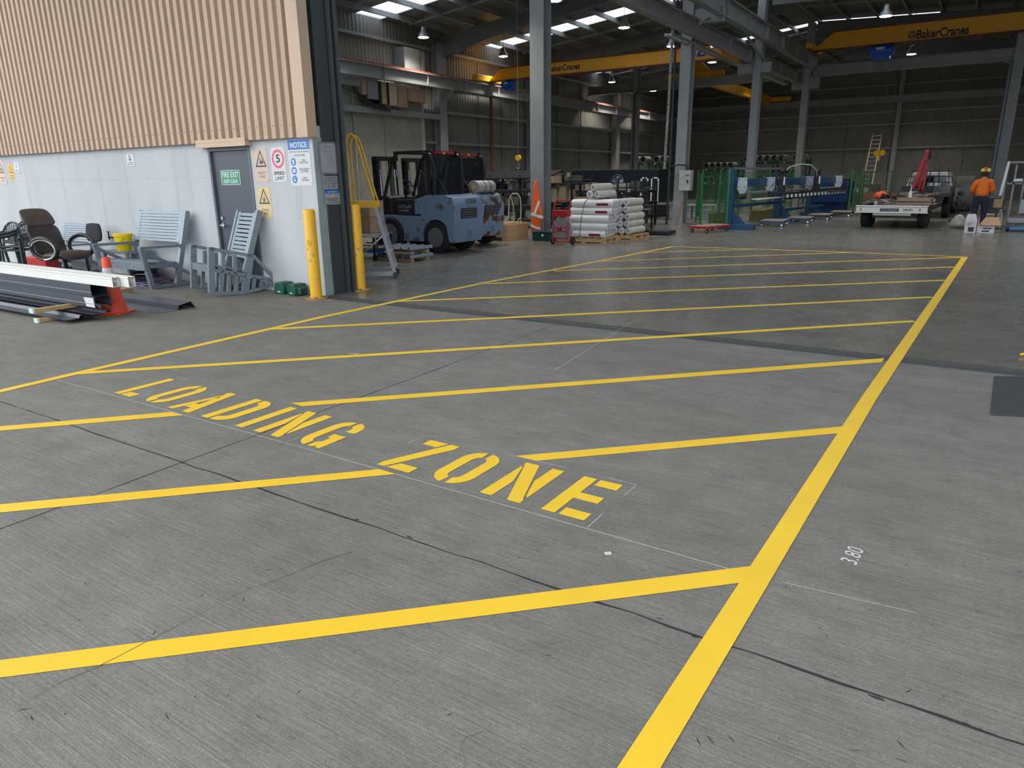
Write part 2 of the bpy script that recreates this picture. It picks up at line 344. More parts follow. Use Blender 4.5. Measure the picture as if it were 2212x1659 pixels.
# --- fire exit door
DOORM=mat('slate_door_paint',(.06,.072,.092),.45,0,.05,1)
d=S(G().box(dx0+.05,dx1-.05,YF+.03,YF+.075,.01,dz-.05),'door_1',DOORM,bevel=.004)
g=G().box(dx0,dx0+.05,YF-.012,YF+.1,0,dz).box(dx1-.05,dx1,YF-.012,YF+.1,0,dz).box(dx0+.05,dx1-.05,YF-.012,YF+.1,dz-.05,dz); g.o('door_frame',mat('door_frame_paint',(.10,.12,.145),.4),d,bevel=.003)
for z in (1.78,1.12,.3): G().box(dx1-.085,dx1-.052,YF+.012,YF+.03,z-.07,z+.07).o('hinge',BLK,d)
g=G().lathe([(.032,-.01),(.032,0),(.02,.004)],(dx0+.13,YF+.02,.98),16,'y').lathe([(.026,-.01),(.026,0)],(dx0+.13,YF+.02,1.09),14,'y').bar((dx0+.13,YF-.03,.98),(dx0+.25,YF-.035,.985),.018,.02).cyl((dx0+.13,YF+.02,.98),(dx0+.13,YF-.04,.98),.011)
g.o('door_handle',CHR,d,smooth=True)
# --- signs: flat plates screwed to a wall
SW=mat('sign_white',(.62,.64,.65),.4,0,.02); SK=mat('sign_black',(.02,.02,.022),.5); SB=mat('sign_blue',(.02,.17,.55),.4); SR=mat('sign_red',(.75,.10,.17),.4)
SG=mat('sign_green',(.004,.26,.13),.4); SC1=mat('sign_faded_cream',(.62,.49,.40),.5,0,.02); SY=mat('sign_faded_yellow',(.66,.53,.27),.5,0,.03); SY2=mat('sign_yellow',(.82,.48,.05),.5); SGY=mat('sign_grey',(.36,.37,.40),.5)
SBK2=mat('sign_soft_ink',(.20,.17,.17),.6)
def sign(name,label,cat,o,r,u,w,h,pm,els,border=None):
    o=Vector(o);r=Vector(r).normalized();u=Vector(u).normalized();n=r.cross(u)
    t=T(name,label,cat,o+r*w/2+u*h/2); c=t.location.copy()
    pt=lambda x,y,e: o-c+r*(x*w)+u*(y*h)+n*e
    rd=.04; pl=[(rd,0),(1-rd,0),(1,rd),(1,1-rd),(1-rd,1),(rd,1),(0,1-rd),(0,rd)]
    G().prism(pl,lambda a,b,e:pt(a,b,e),0,.003).o('plate',pm,t)
    if border:
        g=G()
        for q in ((.03,.97,.02,.035),(.03,.97,.965,.98),(.03,.045,.02,.98),(.955,.97,.02,.98)): g.add([pt(q[0],q[2],.0036),pt(q[1],q[2],.0036),pt(q[1],q[3],.0036),pt(q[0],q[3],.0036)],[(0,1,2,3)])
        g.o('border',border,t)
    for k,e in enumerate(els):
        z=.0038+.0003*k
        if e[0]=='t':
            _,s,x0,x1,y0,y1,m=e[:7]; text_g(s,pt(x0,y0,0),r,u,(x1-x0)*w,(y1-y0)*h,z,e[7] if len(e)>7 else 0).o('lettering',m,t)
        elif e[0]=='r': _,x0,x1,y0,y1,m=e; G().add([pt(x0,y0,z),pt(x1,y0,z),pt(x1,y1,z),pt(x0,y1,z)],[(0,1,2,3)]).o('panel',m,t)
        elif e[0]=='ring':
            _,cx,cy,R,q,m=e; R2=R*w/h; n_=32; vs=[]
            for i in range(n_):
                a=2*math.pi*i/n_; vs+=[pt(cx+R*math.cos(a),cy+R2*math.sin(a),z),pt(cx+q*R*math.cos(a),cy+q*R2*math.sin(a),z)]
            G().add(vs,[(2*i,(2*i+2)%(2*n_),(2*i+3)%(2*n_),2*i+1) for i in range(n_)]).o('ring',m,t)
        elif e[0]=='tri':
            _,x0,x1,y0,y1,m=e; g=G(); xm=(x0+x1)/2; O=[(x0,y0),(x1,y0),(xm,y1)]; cx,cy=xm,y0+(y1-y0)*.36; I=[(lerp(cx,a,.74),lerp(cy,b,.76)) for a,b in O]
            vs=[pt(*q,z) for q in O+I]; g.add(vs,[(i,(i+1)%3,3+(i+1)%3,3+i) for i in range(3)]).o('warning_triangle',m,t)
        elif e[0]=='p':
            _,polys,m=e
            if m in (SB,SY2) or len(polys)<2:
                for p_ in polys: G().add([pt(*q,z) for q in p_],[tuple(range(len(p_)))]).o('pictogram',m,t)
            else:
                g=G()
                for p_ in polys: g.add([pt(*q,z) for q in p_],[tuple(range(len(p_)))])
                g.o('pictogram',m,t)
    for x,y in ((.08,.04),(.92,.04),(.08,.96),(.92,.96)): q=pt(x,y,.003); G().cyl(q,q+n*.003,.006,n=8).o('screw',SBK2,t)
    return t
X1,Z1=(1,0,0),(0,0,1)
def fsign(name,label,cat,tl,br,pm,els,Y=None,border=None):
    Y=YF-.001 if Y is None else Y
    a=onY(*tl,Y);b=onY(*br,Y); return sign(name,label,cat,(a.x,Y,b.z),X1,Z1,b.x-a.x,a.z-b.z,pm,els,border)
def truckpic(x,y,s,q=1):
    R=lambda a,b,c,d:[(x+a*s,y+b*s*q),(x+c*s,y+b*s*q),(x+c*s,y+d*s*q),(x+a*s,y+d*s*q)]
    cc=lambda a,b,r_:[(x+(a+r_*math.cos(i*math.pi/5))*s,y+(b+r_*math.sin(i*math.pi/5))*s*q) for i in range(10)]
    return [R(.35,.1,1,.35),R(.8,.35,1,.5),R(.38,.35,.43,.85),R(.38,.8,.75,.86),R(.7,.35,.75,.86),R(.25,.0,.3,.95),R(0,.02,.3,.07),cc(.45,.08,.1),cc(.9,.08,.1),[(x+.5*s,y+.35*s*q),(x+.62*s,y+.35*s*q),(x+.6*s,y+.65*s*q),(x+.52*s,y+.65*s*q)]]
fsign('warning_sign','cream sign with black triangle reading FORKLIFTS IN USE beside the door','sign',(546,321),(583,393),SC1,[('tri',.09,.91,.45,.95,SK),('p',truckpic(.33,.54,.34,.55),SK),('t','FORKLIFTS',.2,.8,.24,.31,SBK2),('t','IN USE',.33,.70,.13,.20,SBK2)])
fsign('warning_sign','faded yellow OVERHEAD RISK triangle sign below the forklift sign','sign',(554,404),(590,473),SY,[('tri',.09,.91,.47,.96,SK),('p',[[(.4,.53),(.6,.53),(.6,.66),(.4,.66)],[(.49,.66),(.51,.66),(.51,.8),(.49,.8)]],SBK2),('t','OVERHEAD',.2,.8,.25,.32,SBK2),('t','RISK',.36,.64,.14,.21,SBK2)])
fsign('speed_sign','white 5 SPEED LIMIT sign with faded red ring','sign',(583,319),(621,393),SW,[('ring',.5,.67,.43,.72,SR),('t','5',.36,.64,.56,.80,SK,.02),('t','SPEED',.12,.88,.21,.31,SK,.02),('t','LIMIT',.2,.82,.06,.16,SK,.0)])
def disc(cx,cy,R,k,n=20): return [(cx+R*math.cos(2*math.pi*i/n),cy+R*k*math.sin(2*math.pi*i/n)) for i in range(n)]
fsign('notice_sign','large white NOTICE sign with blue header and three blue safety discs','sign',(620,302),(676,401),SW,[('r',0.01,.99,.78,.99,SB),('t','NOTICE',.12,.88,.82,.94,SW,.03),('t','THIS PROTECTIVE EQUIPMENT',.05,.97,.71,.75,SBK2),('t','MUST BE WORN',.28,.76,.64,.68,SBK2),
 ('p',[disc(.21,.52,.115,.72),disc(.21,.33,.115,.72),disc(.21,.14,.115,.72)],SB),
 ('p',[disc(.21,.54,.06,.5,12),[(.17,.47),(.25,.47),(.25,.51),(.17,.51)],[(.14,.29),(.28,.29),(.27,.35),(.25,.37),(.17,.37),(.15,.35)],[(.17,.10),(.27,.10),(.27,.12),(.21,.14),(.21,.19),(.17,.19)]],SW),
 ('t','HEAD\nPROTECTION',.50,.88,.48,.57,SBK2),('t','HIGH VISIBILITY\nCLOTHING',.45,.95,.29,.38,SBK2),('t','SAFETY\nFOOTWEAR',.52,.86,.10,.19,SBK2)])
fsign('exit_sign','green and white FIRE EXIT KEEP CLEAR sign on the grey door','sign',(476,368),(521,399),SW,[('r',.03,.97,.04,.96,SG),('t','FIRE EXIT',.07,.93,.50,.88,SW,.02),('t','KEEP CLEAR',.13,.87,.12,.38,SW,.02)],Y=YF+.028)
KEYP=[[(.42,.45),(.58,.45),(.58,.62),(.42,.62)]]
fsign('notice_sign','small white padlock notice alone in the middle of the grey wall','sign',(270,332),(293,360),SW,[('ring',.5,.70,.14,.7,SK),('p',KEYP,SK),('t','DESIGNATED',.2,.8,.27,.34,SK),('t','SMOKING AREA',.14,.86,.14,.21,SK)],border=SK)
fsign('warning_sign','cream triangle sign reading OVERHEAD RISK at the left edge of the wall','sign',(-8,347),(16,398),SC1,[('tri',.09,.91,.47,.97,SK),('p',[[(.38,.54),(.62,.54),(.62,.68),(.38,.68)]],SBK2),('t','OVERHEAD',.15,.85,.24,.30,SBK2),('t','RISK',.35,.65,.12,.18,SBK2)])
fsign('warning_sign','small orange-yellow triangle sign between two pale signs far left','sign',(16,354),(32,388),SY2,[('tri',.1,.9,.42,.95,SK),('t','BEWARE OF',.15,.85,.22,.29,SK),('t','FORKLIFTS',.15,.85,.08,.15,SK)])
fsign('notice_sign','small white notice right of the orange-yellow triangle sign','sign',(28,350),(45,375),SW,[('ring',.5,.66,.14,.7,SBK2),('t','NOTICE',.2,.8,.28,.35,SK),('t','NO ENTRY AREA',.12,.88,.12,.20,SK)],border=SBK2)
XJ=-8.048
def jsign(name,label,y0,y1,z0,z1,pm,els,border=None): return sign(name,label,'sign',(XJ,y0,z0),(0,1,0),Z1,y1-y0,z1-z0,pm,els,border)
a=onX(688,306,XJ); b=onX(729,376,XJ); c=onX(695,380,XJ); e=onX(731,441,XJ)
lines=[('t',s,x,1-x,y,y+.02,SBK2) for s,x,y in (('FINANCIAL CRIME','.3',.80),)] if 0 else []
ln=[('t','SAFETY FIRST',.3,.7,.84,.87,SK)]+[('t',s,x,1-x,y,y+.018,SBK2) for s,x,y in (('all visitors must report to the office',.12,.75),('before entering this work area',.2,.71),('high visibility clothing is worn',.18,.63),('at all times past this point',.22,.59),('keep clear of moving machinery',.2,.50),('and overhead loads',.3,.46),('do not stand below the crane',.2,.37),('mobile phones are not to be used',.12,.28),('while walking or driving',.22,.24),('thank you',.38,.18))]
jsign('notice_sign','grey framed notice of small print on the dark jamb, above two smaller signs',a.y,b.y,b.z,a.z,SGY,ln,border=SK)
zm=c.z-(c.z-e.z)*.48
jsign('notice_sign','worn sign reading ROLLER DOORS MUST BE FULLY UP on the dark jamb, middle of three',a.y+.02,b.y-.01,zm+.005,c.z,SGY,[('t','ROLLER DOORS\nMUST BE FULLY UP\nOR FULLY DOWN\nAT ALL TIMES!!!',.04,.96,.10,.94,SK,.0)])
jsign('notice_sign','sign with blue strip reading EMPLOYEES ONLY, lowest on the dark jamb',a.y+.03,b.y+.01,e.z,zm-.005,SGY,[('r',0,1,.76,1,SB),('t','NOTICE!!!!',.2,.8,.80,.95,SW),('p',[[(.38,.50),(.62,.50),(.5,.74)]],SY2),('t','EMPLOYEES ONLY\nTO OPERATE\nROLLER DOORS',.06,.94,.06,.46,SK,.0)])

STAIN=bpy.data.materials.new('damp_stain'); STAIN.use_nodes=True; n=STAIN.node_tree; b=n.nodes['Principled BSDF']
b.inputs['Base Color'].default_value=(.06,.058,.05,1); b.inputs['Roughness'].default_value=.4
tx=n.nodes.new('ShaderNodeTexCoord'); vm=n.nodes.new('ShaderNodeVectorMath'); vm.operation='LENGTH'; nz=n.nodes.new('ShaderNodeTexNoise'); nz.inputs['Scale'].default_value=2.2; nz.inputs['Detail'].default_value=8
mp=n.nodes.new('ShaderNodeMapping'); n.links.new(tx.outputs['Object'],mp.inputs[0]); n.links.new(tx.outputs['Generated'],vm.inputs[0])
sb_=n.nodes.new('ShaderNodeVectorMath'); sb_.operation='SUBTRACT'; sb_.inputs[1].default_value=(.5,.5,0); n.links.new(tx.outputs['Generated'],sb_.inputs[0]); n.links.new(sb_.outputs[0],vm.inputs[0])
n.links.new(mp.outputs[0],nz.inputs['Vector'])
ma=n.nodes.new('ShaderNodeMath'); ma.operation='SUBTRACT'; n.links.new(nz.outputs['Fac'],ma.inputs[0]); n.links.new(vm.outputs['Value'],ma.inputs[1])
mr=n.nodes.new('ShaderNodeMapRange'); n.links.new(ma.outputs[0],mr.inputs[0]); mr.inputs[1].default_value=.10; mr.inputs[2].default_value=.30; mr.inputs[3].default_value=0; mr.inputs[4].default_value=.42
n.links.new(mr.outputs[0],b.inputs['Alpha'])
for k,(px,py,w,h) in enumerate(((1560,755,2.6,.75),(1150,722,2.2,.5),(1990,815,.9,.5),(1830,800,1.0,.4),(330,1215,.5,.3),(950,1130,.6,.35),(600,750,1.2,.4))):
    p=fl(px,py); o=G().add([(-w/2,-h/2,0),(w/2,-h/2,0),(w/2,h/2,0),(-w/2,h/2,0)],[(0,1,2,3)]).o('trim_%d'%(30+k),STAIN); o.location=(p.x,min(p.y,7.0-h/2) if py<800 else p.y,.0004+.0001*k); o['kind']='structure'

S(strip_pts([fl(*p) for p in ((60,1512),(130,1475),(210,1440),(262,1418),(345,1370),(430,1325),(520,1280),(600,1250),(690,1215),(760,1192))],.0028,.0032,jit=.006),'trim_40',mat('hairline_crack',(.16,.155,.13),.8))
S(strip_pts([fl(*p) for p in ((1016,1224),(1040,1262),(1058,1290),(1064,1340),(1078,1362))],.004,.0007,jit=.004),'trim_41',MATS['hairline_crack'])
S(strip_pts([fl(*p) for p in ((1045,1580),(1008,1590),(996,1610),(1005,1640),(1000,1659))],.004,.0007,jit=.003),'trim_42',MATS['hairline_crack'])
R_=random.Random(3)
g=G()
for k in range(70):
    p=fl(R_.uniform(0,2212),R_.uniform(860,1659)); a=R_.uniform(0,6.28); L=R_.uniform(.012,.05); d=Vector((math.cos(a),math.sin(a),0)); n_=Vector((-d.y,d.x,0))*R_.uniform(.001,.003)
    g.add([p-d*L/2+Vector((0,0,.0008)),p+n_+Vector((0,0,.0008)),p+d*L/2+Vector((0,0,.0008)),p-n_+Vector((0,0,.0008))],[(0,1,2,3)])
S(g,'trim_43',DARKJ)
for k,(px,py,w) in enumerate(((770,1122,.022),(885,1160,.030),(1205,1282,.018),(1500,1376,.02),(1893,1507,.03),(270,955,.02))):
    p=fl(px,py); g=G(); n_=10; g.add([(p.x+w*R_.uniform(.5,1.1)*math.cos(2*math.pi*i/n_),p.y+w*.25*R_.uniform(.4,1.1)*math.sin(2*math.pi*i/n_),.0009) for i in range(n_)],[tuple(range(n_))]); S(g,'trim_%d'%(44+k),DARKJ)

LIME=bpy.data.materials.new('lime_run'); LIME.use_nodes=True; n=LIME.node_tree; b=n.nodes['Principled BSDF']
b.inputs['Base Color'].default_value=(.66,.69,.71,1); b.inputs['Roughness'].default_value=.85
nz=n.nodes.new('ShaderNodeTexNoise'); nz.inputs['Scale'].default_value=6; tx=n.nodes.new('ShaderNodeTexCoord'); sp=n.nodes.new('ShaderNodeSeparateXYZ'); n.links.new(tx.outputs['Object'],nz.inputs['Vector']); n.links.new(tx.outputs['Generated'],sp.inputs[0])
w1=n.nodes.new('ShaderNodeMath'); w1.operation='PINGPONG'; w1.inputs[1].default_value=.5; n.links.new(sp.outputs['X'],w1.inputs[0])
w2=n.nodes.new('ShaderNodeMath'); w2.operation='MULTIPLY'; n.links.new(w1.outputs[0],w2.inputs[0]); n.links.new(nz.outputs['Fac'],w2.inputs[1])
w3=n.nodes.new('ShaderNodeMath'); w3.operation='MULTIPLY'; w3.inputs[1].default_value=1.7; n.links.new(w2.outputs[0],w3.inputs[0]); n.links.new(w3.outputs[0],b.inputs['Alpha'])
for k,(px,z0,w,dx) in enumerate(((130,.6,.16,.10),(210,.5,.12,.12),(268,.7,.10,.08),(375,.9,.14,.05),(405,.6,.2,.0),(52,1.0,.12,.05),(640,1.1,.2,.0))):
    x=onY(px,360,YF).x; o=G().add([(x-w/2,0,0),(x+w/2,0,0),(x+w*.4,0,2.2-z0),(x-w*.4,0,2.2-z0)],[(0,1,2,3)]).o('trim_%d'%(60+k),LIME); o.location=(0,YF-.0015,z0); o['kind']='structure'
S(G().box(-24,dx0-.1,YF-.0012,YF,1.72,1.726),'trim_70',mat('pour_line',(.40,.42,.44),.8))
# ================================================================ SHED STRUCTURE
SHEETW=mat('wall_sheeting',(.20,.19,.165),.55,0,.1,.8)
SHEETR=mat('roof_sheeting',(.15,.15,.145),.6,0,.15,1.2)
PANEL=mat('old_precast',(.30,.285,.24),.85,0,.14,.9,bump=.1)
DADO=mat('grey_dado',(.17,.175,.165),.8,0,.1,1)
g=G().sheet((XL,YB,0),(XL,YF+.2,0),(0,0,7.75),corr(YB-YF-.2,.2,.09,.02,.03),.004); S(g,'wall_left',SHEETW)
S(G().box(XL-.3,XL-.05,YF,YB+.3,0,7.8),'wall_left_outer',SHEETW)
g=G().sheet((14,YB,1.7),(XL,YB,1.7),(0,0,7.6),corr(34.9,.2,.09,.02,.03),.004); S(g,'wall_back',SHEETW)
S(G().box(XL-.3,14.3,YB+.06,YB+.3,0,9.4),'wall_back_outer',SHEETW)
S(G().box(XL,14,YB-.18,YB+.06,0,1.7),'wall_back_base',DADO)
S(G().box(14,14.3,YF,YB+.3,0,8.6),'wall_right',SHEETW)
S(G().box(-24,-8.5,YF+.16,YF+.3,0,8.3),'wall_front_inner',SHEETW)
# precast panels standing inside the left wall
for i,(y0,y1) in enumerate(((YF+.35,14.4),(14.43,19.4),(19.43,22.45),(22.48,24.9))):
    S(G().box(XL+.05,XL+.25,y0,y1,0,5.15),'wall_left_panel',PANEL,bevel=.01)
S(G().box(XL+.25,XL+.33,24.72,24.9,0,5.0),'trim_12',mat('pale_conduit',(.42,.40,.34),.5))
g=G()
for z in (1.7,3.2,4.5,5.72,6.95):
    y0=25.1 if z<6 else YF+.5
    g.bar((XL+.14,y0,z),(XL+.14,YB-.1,z),.2,.11)
S(g,'trim_13',STEEL)
g=G()
for z in (3.3,4.85,5.65,7.35): g.bar((XL+.2,YB-.12,z),(13.9,YB-.12,z),.18,.10)
S(g,'trim_14',STEEL)
g=G()
for x in (-17.6,-12.9,-11.2,-8.9,-6.4,-3.2,-1.7,2.1,3.8): g.bar((x,YB-.08,1.7),(x,YB-.08,7.4),.05,.05)
for y in (29.2,31.2,36.8,39.6,47,50.6): g.bar((XL+.1,y,0),(XL+.1,y,7),.05,.05)
for a,b in (((XL+.2,27,3.1),(XL+.2,33,.3)),((XL+.2,27,.9),(XL+.2,33,5.2)),((XL+.2,34.5,5.6),(XL+.2,43.6,1.5)),((XL+.2,37,5.2),(XL+.2,34.8,3.2))): g.ring([a,b],.012,5)
for a,b in (((-6.8,YB-.2,5.5),(-3.4,YB-.2,1.0)),((-10.4,YB-.2,5.5),(-12.8,YB-.2,3)),((-2.2,YB-.2,3.4),(1.6,YB-.2,.2))): g.ring([a,b],.012,5)
S(g,'trim_15',STEELD)
# columns
def column(name,x,y,z1,w=.36,d=.42,m=STEEL,face='y',top=None):
    up=(0,1,0) if face=='y' else (1,0,0)
    g=G().ibeam((x,y,0),(x,y,z1),d,w,.022,.014,up)
    g.box(x-w*.75,x+w*.75,y-d*.7,y+d*.7,0,.03)
    return S(g,name,m)
roofz=lambda x: 7.7+.105*(x-XL) if x<XR else 9.03-.045*(x-XR)
c1=fl(1168,515)
column('column_1',c1.x,c1.y,8.3,.42,.40)
c2=(-9.1,25.0); column('column_2',c2[0],c2[1],8.75,.37,.42)
column('column_3',XR-.25,31.4,8.8,.30,.40); column('column_4',XR-.15,YG+.1,8.8,.32,.40)
column('column_5',-17.5,YG+.1,7.9,.32,.36); column('column_6',.36,YG+.1,8.4,.40,.36)
for i,x in enumerate((-11.75,-5.72,3.2)): column('column_%d'%(7+i),x,YB-.35,8.6,.28,.3)
for i,y in enumerate((26.0,33.6)): column('column_%d'%(10+i),XL+.35,y,7.2,.5,.34,face='x')
column('column_12',XL+.35,44.0,7.2,.5,.36,mat('lit_column_tone',(.36,.34,.31),.5),face='x')  # paler colour stands in for the light falling on this column
column('column_13',XL+.35,17.0,7.2,.5,.34,face='x')
# rafters
RAF=mat('rafter_paint',(.15,.16,.16),.5,0,.08,1)
def rafter(name,y,x0,x1,d0,d1,m=RAF):
    n=8;g=G()
    for i in range(n):
        xa,xb=lerp(x0,x1,i/n),lerp(x0,x1,(i+1)/n); t0,t1=(i/n),((i+1)/n)
        dd=lambda t: d1+(d0-d1)*max(0,1-t*3.2)
        za,zb=roofz(xa)-.24,roofz(xb)-.24
        for (o0,o1,w) in ((0,.02,.22),(.02,None,.014),(None,0,.22)):
            if o0==0: q=(za,za-.02,zb,zb-.02)
            elif o0 is None: q=(za-dd(t0),za-dd(t0)-.02,zb-dd(t1),zb-dd(t1)-.02)
            else: q=(za-.02,za-dd(t0),zb-.02,zb-dd(t1))
            g.hexa([(xa,y-w/2,q[1]),(xb,y-w/2,q[3]),(xb,y+w/2,q[3]),(xa,y+w/2,q[1]),(xa,y-w/2,q[0]),(xb,y-w/2,q[2]),(xb,y+w/2,q[2]),(xa,y+w/2,q[0])])
    return S(g,name,m)
for i,y in enumerate((17.0,26.2,34.2,44.0)): rafter('rafter_%d'%(i+1),y,XL+.1,XR-.1,.85,.50)
for i,y in enumerate((31.4,YG+.1,48.5)): rafter('rafter_%d'%(i+5),y,XR+.1,13.9,.75,.55)
g=G()
for k in range(26):
    x=XL+.9+k*1.32
    if x>13.8: break
    z=roofz(x)-.12
    g.bar((x,YF+.3,z),(x,YB,z),.02,.2); g.bar((x+.03,YF+.3,z-.09),(x+.03,YB,z-.09),.07,.018)
S(g,'trim_16',STEEL)
g=G()
for y in (13.5,20.4,23.9,28.0,32.4,36.6,42.4,46.4,51,54): 
    for a,b in ((XL+.6,XR),(XR,13.8)): g.bar((a,y,roofz(a)-.16),(b,y,roofz(b)-.16),.05,.08)
S(g,'trim_17',STEEL)
# roof with translucent strips; out-of-view ones are added to brighten the shed
strips_=[(9.0,10.6,XL-.4,14.4),(13.2,14.8,XL-.4,14.4),(17.4,18.9,XL-.4,14.4),(21.5,22.9,XL-.4,XR-.05),(24.2,25.6,XR+.05,14.4),(28.2,29.6,XR+.05,14.4),(30.0,31.2,XL-.4,XR-.05),(41.2,41.9,XL-.4,-3),(45.2,45.9,XL-.4,-3)]
RN=[0]
def roofpiece(kind,y0,y1,m,xa,xb):
    RN[0]+=1; g=G(); xs=[xa]+([XR] if xa<XR-.01<xb-.02 else [])+[xb]
    for a,b in zip(xs[:-1],xs[1:]):
        za,zb=roofz(a-(1e-4 if a>=XR else -1e-4)*0),roofz(b)
        g.hexa([(a,y0,za),(b,y0,zb),(b,y1,zb),(a,y1,za),(a,y0,za+.03),(b,y0,zb+.03),(b,y1,zb+.03),(a,y1,za+.03)])
    return S(g,'%s_%d'%(kind,RN[0]),m)
SKYM=bpy.data.materials.new('translucent_roof_sheet'); SKYM.use_nodes=True; n=SKYM.node_tree
for q in list(n.nodes): n.nodes.remove(q)
o_=n.nodes.new('ShaderNodeOutputMaterial'); tr=n.nodes.new('ShaderNodeBsdfTransparent'); tl=n.nodes.new('ShaderNodeBsdfTranslucent'); mx=n.nodes.new('ShaderNodeMixShader')
tr.inputs[0].default_value=(.85,.9,.95,1); tl.inputs[0].default_value=(.9,.93,.95,1); mx.inputs[0].default_value=.3
n.links.new(tr.outputs[0],mx.inputs[1]); n.links.new(tl.outputs[0],mx.inputs[2]); n.links.new(mx.outputs[0],o_.inputs[0])
for half,(xa,xb) in enumerate(((XL-.4,XR),(XR,14.4))):
    y=YF-.1
    for s0,s1,a,b in strips_+[(YB+.4,None,xa,xb)]:
        if a>=xb-.1 or b<=xa+.1: continue
        roofpiece('ceiling',y,s0,SHEETR,xa,xb)
        if s1 is None: break
        p,q=max(a,xa),min(b,xb)
        roofpiece('window',s0,s1,SKYM,p,q)
        if p>xa+.01: roofpiece('ceiling',s0,s1,SHEETR,xa,p)
        if q<xb-.01: roofpiece('ceiling',s0,s1,SHEETR,q,xb)
        y=s1
# runway beams and girders
RAIL=mat('rusty_rail',(.28,.075,.04),.55,.2,.25,12)
GAL2=mat('dull_girder_paint',(.24,.24,.235),.5,0,.08,1)
def runway(name,x,y0,y1,zb,zt,rail=True):
    s=S(G().ibeam((x,y0,(zb+zt)/2),(x,y1,(zb+zt)/2),zt-zb,.26,.03,.02),name,GAL2)
    g=G()
    yy=y0+1
    while yy<y1: g.box(x-.11,x+.11,yy-.01,yy+.01,zb+.03,zt-.03); yy+=2.6
    g.o('stiffener',GAL2,s)
    if rail: G().bar((x,y0,zt+.04),(x,y1,zt+.04),.07,.08).o('crane_rail',RAIL,s)
    return s
runway('runway_beam_left',XL+.95,YF+.5,YB-.5,5.33,5.80)
runway('runway_beam_right',XR+.15,14.0,YG+.6,6.62,7.22)
runway('runway_beam_middle',XR-.45,14.0,YG,5.98,6.45)
S(G().ibeam((XL+.3,YG+.1,6.50),(XR-.3,YG+.1,6.50),.46,.30,.03,.02),'girder_near_left',GAL2)
S(G().ibeam((XR+.1,YG+.1,6.56),(13.9,YG+.1,6.56),.50,.34,.03,.02),'girder_near_right',GAL2)
S(G().ibeam((XL+.3,YB-.55,6.42),(13.9,YB-.55,6.42),.48,.25,.03,.02),'girder_far',GAL2)
g=G().bar((XL+.4,YF+.6,4.25),(XL+.4,25.8,4.25),.14,.22); S(g,'trim_18',STEEL)
for i,(x,y,z0,z1) in enumerate(((XR-.30,25.0,6.46,6.9),(XR-.3,31.4,5.6,5.97),(XR-.1,YG+.1,5.75,6.28))):
    S(G().box(x-.75,x+.55,y-.13,y+.13,z0,z1),'corbel_%d'%(i+1),GAL2)
for i,y in enumerate((26.0,33.6,44.0)):
    g=G().hexa([(XL+.4,y-.12,4.95),(XL+.7,y-.12,4.95),(XL+.7,y+.12,4.95),(XL+.4,y+.12,4.95),(XL+.4,y-.12,5.4),(XL+1.15,y-.12,5.4),(XL+1.15,y+.12,5.4),(XL+.4,y+.12,5.4)]); S(g,'corbel_%d'%(4+i),GAL2)
S(G().bar((XR-.2,24.0,6.3),(XR-.2,27.8,7.5),.06,.09).bar((XR-.1,32,6.0),(XR-.1,29,6.6),.06,.08),'trim_19',STEEL)
# cable ladder beside the runway
g=G()
for y0,y1 in ((23.0,31.0),(33.5,38.8)):
    for dx in (0,.22): g.bar((XR-.95+dx,y0,5.90),(XR-.95+dx,y1,5.90),.02,.10)
    yy=y0
    while yy<y1: g.bar((XR-.95,yy,5.9),(XR-.73,yy,5.9),.06,.03); yy+=.22
S(g,'trim_20',mat('bright_cable_ladder',(.5,.5,.5),.35,.6))
# cranes
CT=mat('crane_letter_black',(.012,.012,.012),.4); RB=mat('rusty_brown',(.16,.05,.03),.6,.2)
HB=mat('hoist_blue',(.01,.10,.50),.35)
def crane(label,x0,x1,y,z0,z1,taper,tx,lab=None,hoist=None):
    t=T('overhead_crane',label,'crane',((x0+x1)/2,y,z0)); c=Vector(t.location)
    f=lambda u,v,d:(u-c.x,d,v-c.z)
    G().prism([(x0,z0+.02),(x1,z0),(x1-taper,z1),(x0+taper,z1)],f,-.17,.17).o('girder',CRANEY,t,bevel=.006)
    G().prism([(x0,z0-.02),(x1,z0-.02),(x1,z0),(x0,z0)],f,-.24,.24).prism([(x0+taper,z1),(x1-taper,z1),(x1-taper,z1+.03),(x0+taper,z1+.03)],f,-.24,.24).o('flange',RB,t)
    for xx in (x0,x1):
        G().box(xx-c.x-.14,xx-c.x+.14,-1.2,1.2,-.02,.22).o('end_carriage',CRANEY,t,bevel=.01)
        for yy in (-1.0,1.0): G().cyl((xx-c.x-.05,yy,.09),(xx-c.x+.05,yy,.09),.10).o('wheel',RB,t,smooth=True)
    for s,a,b,za,zb in tx: text_g(s,(a-c.x,-.172,za-c.z),(1,0,0),(0,0,1),b-a,zb-za,.003,.03).o('lettering',CT,t)
    return t,c
def logo(t,c,x,z,r):
    g=G();n=28;vs=[]
    for i in range(n):
        a=2*math.pi*i/n; vs+=[(x+r*math.cos(a),z+r*math.sin(a)),(x+.78*r*math.cos(a),z+.78*r*math.sin(a))]
    g.add([(u-c.x,-.176,v-c.z) for u,v in vs],[(2*i,(2*i+2)%(2*n),(2*i+3)%(2*n),2*i+1) for i in range(n)])
    O=[(x-.8*r,z-.5*r),(x+.8*r,z-.5*r),(x,z+.95*r)]; I=[(x-.42*r,z-.25*r),(x+.42*r,z-.25*r),(x,z+.5*r)]
    g.add([(u-c.x,-.177,v-c.z) for u,v in O+I],[(i,(i+1)%3,3+(i+1)%3,3+i) for i in range(3)])
    g.o('crane_emblem',CT,t)
yc=29.0
a=onY(1189,150,yc);b=onY(1257,147,yc)
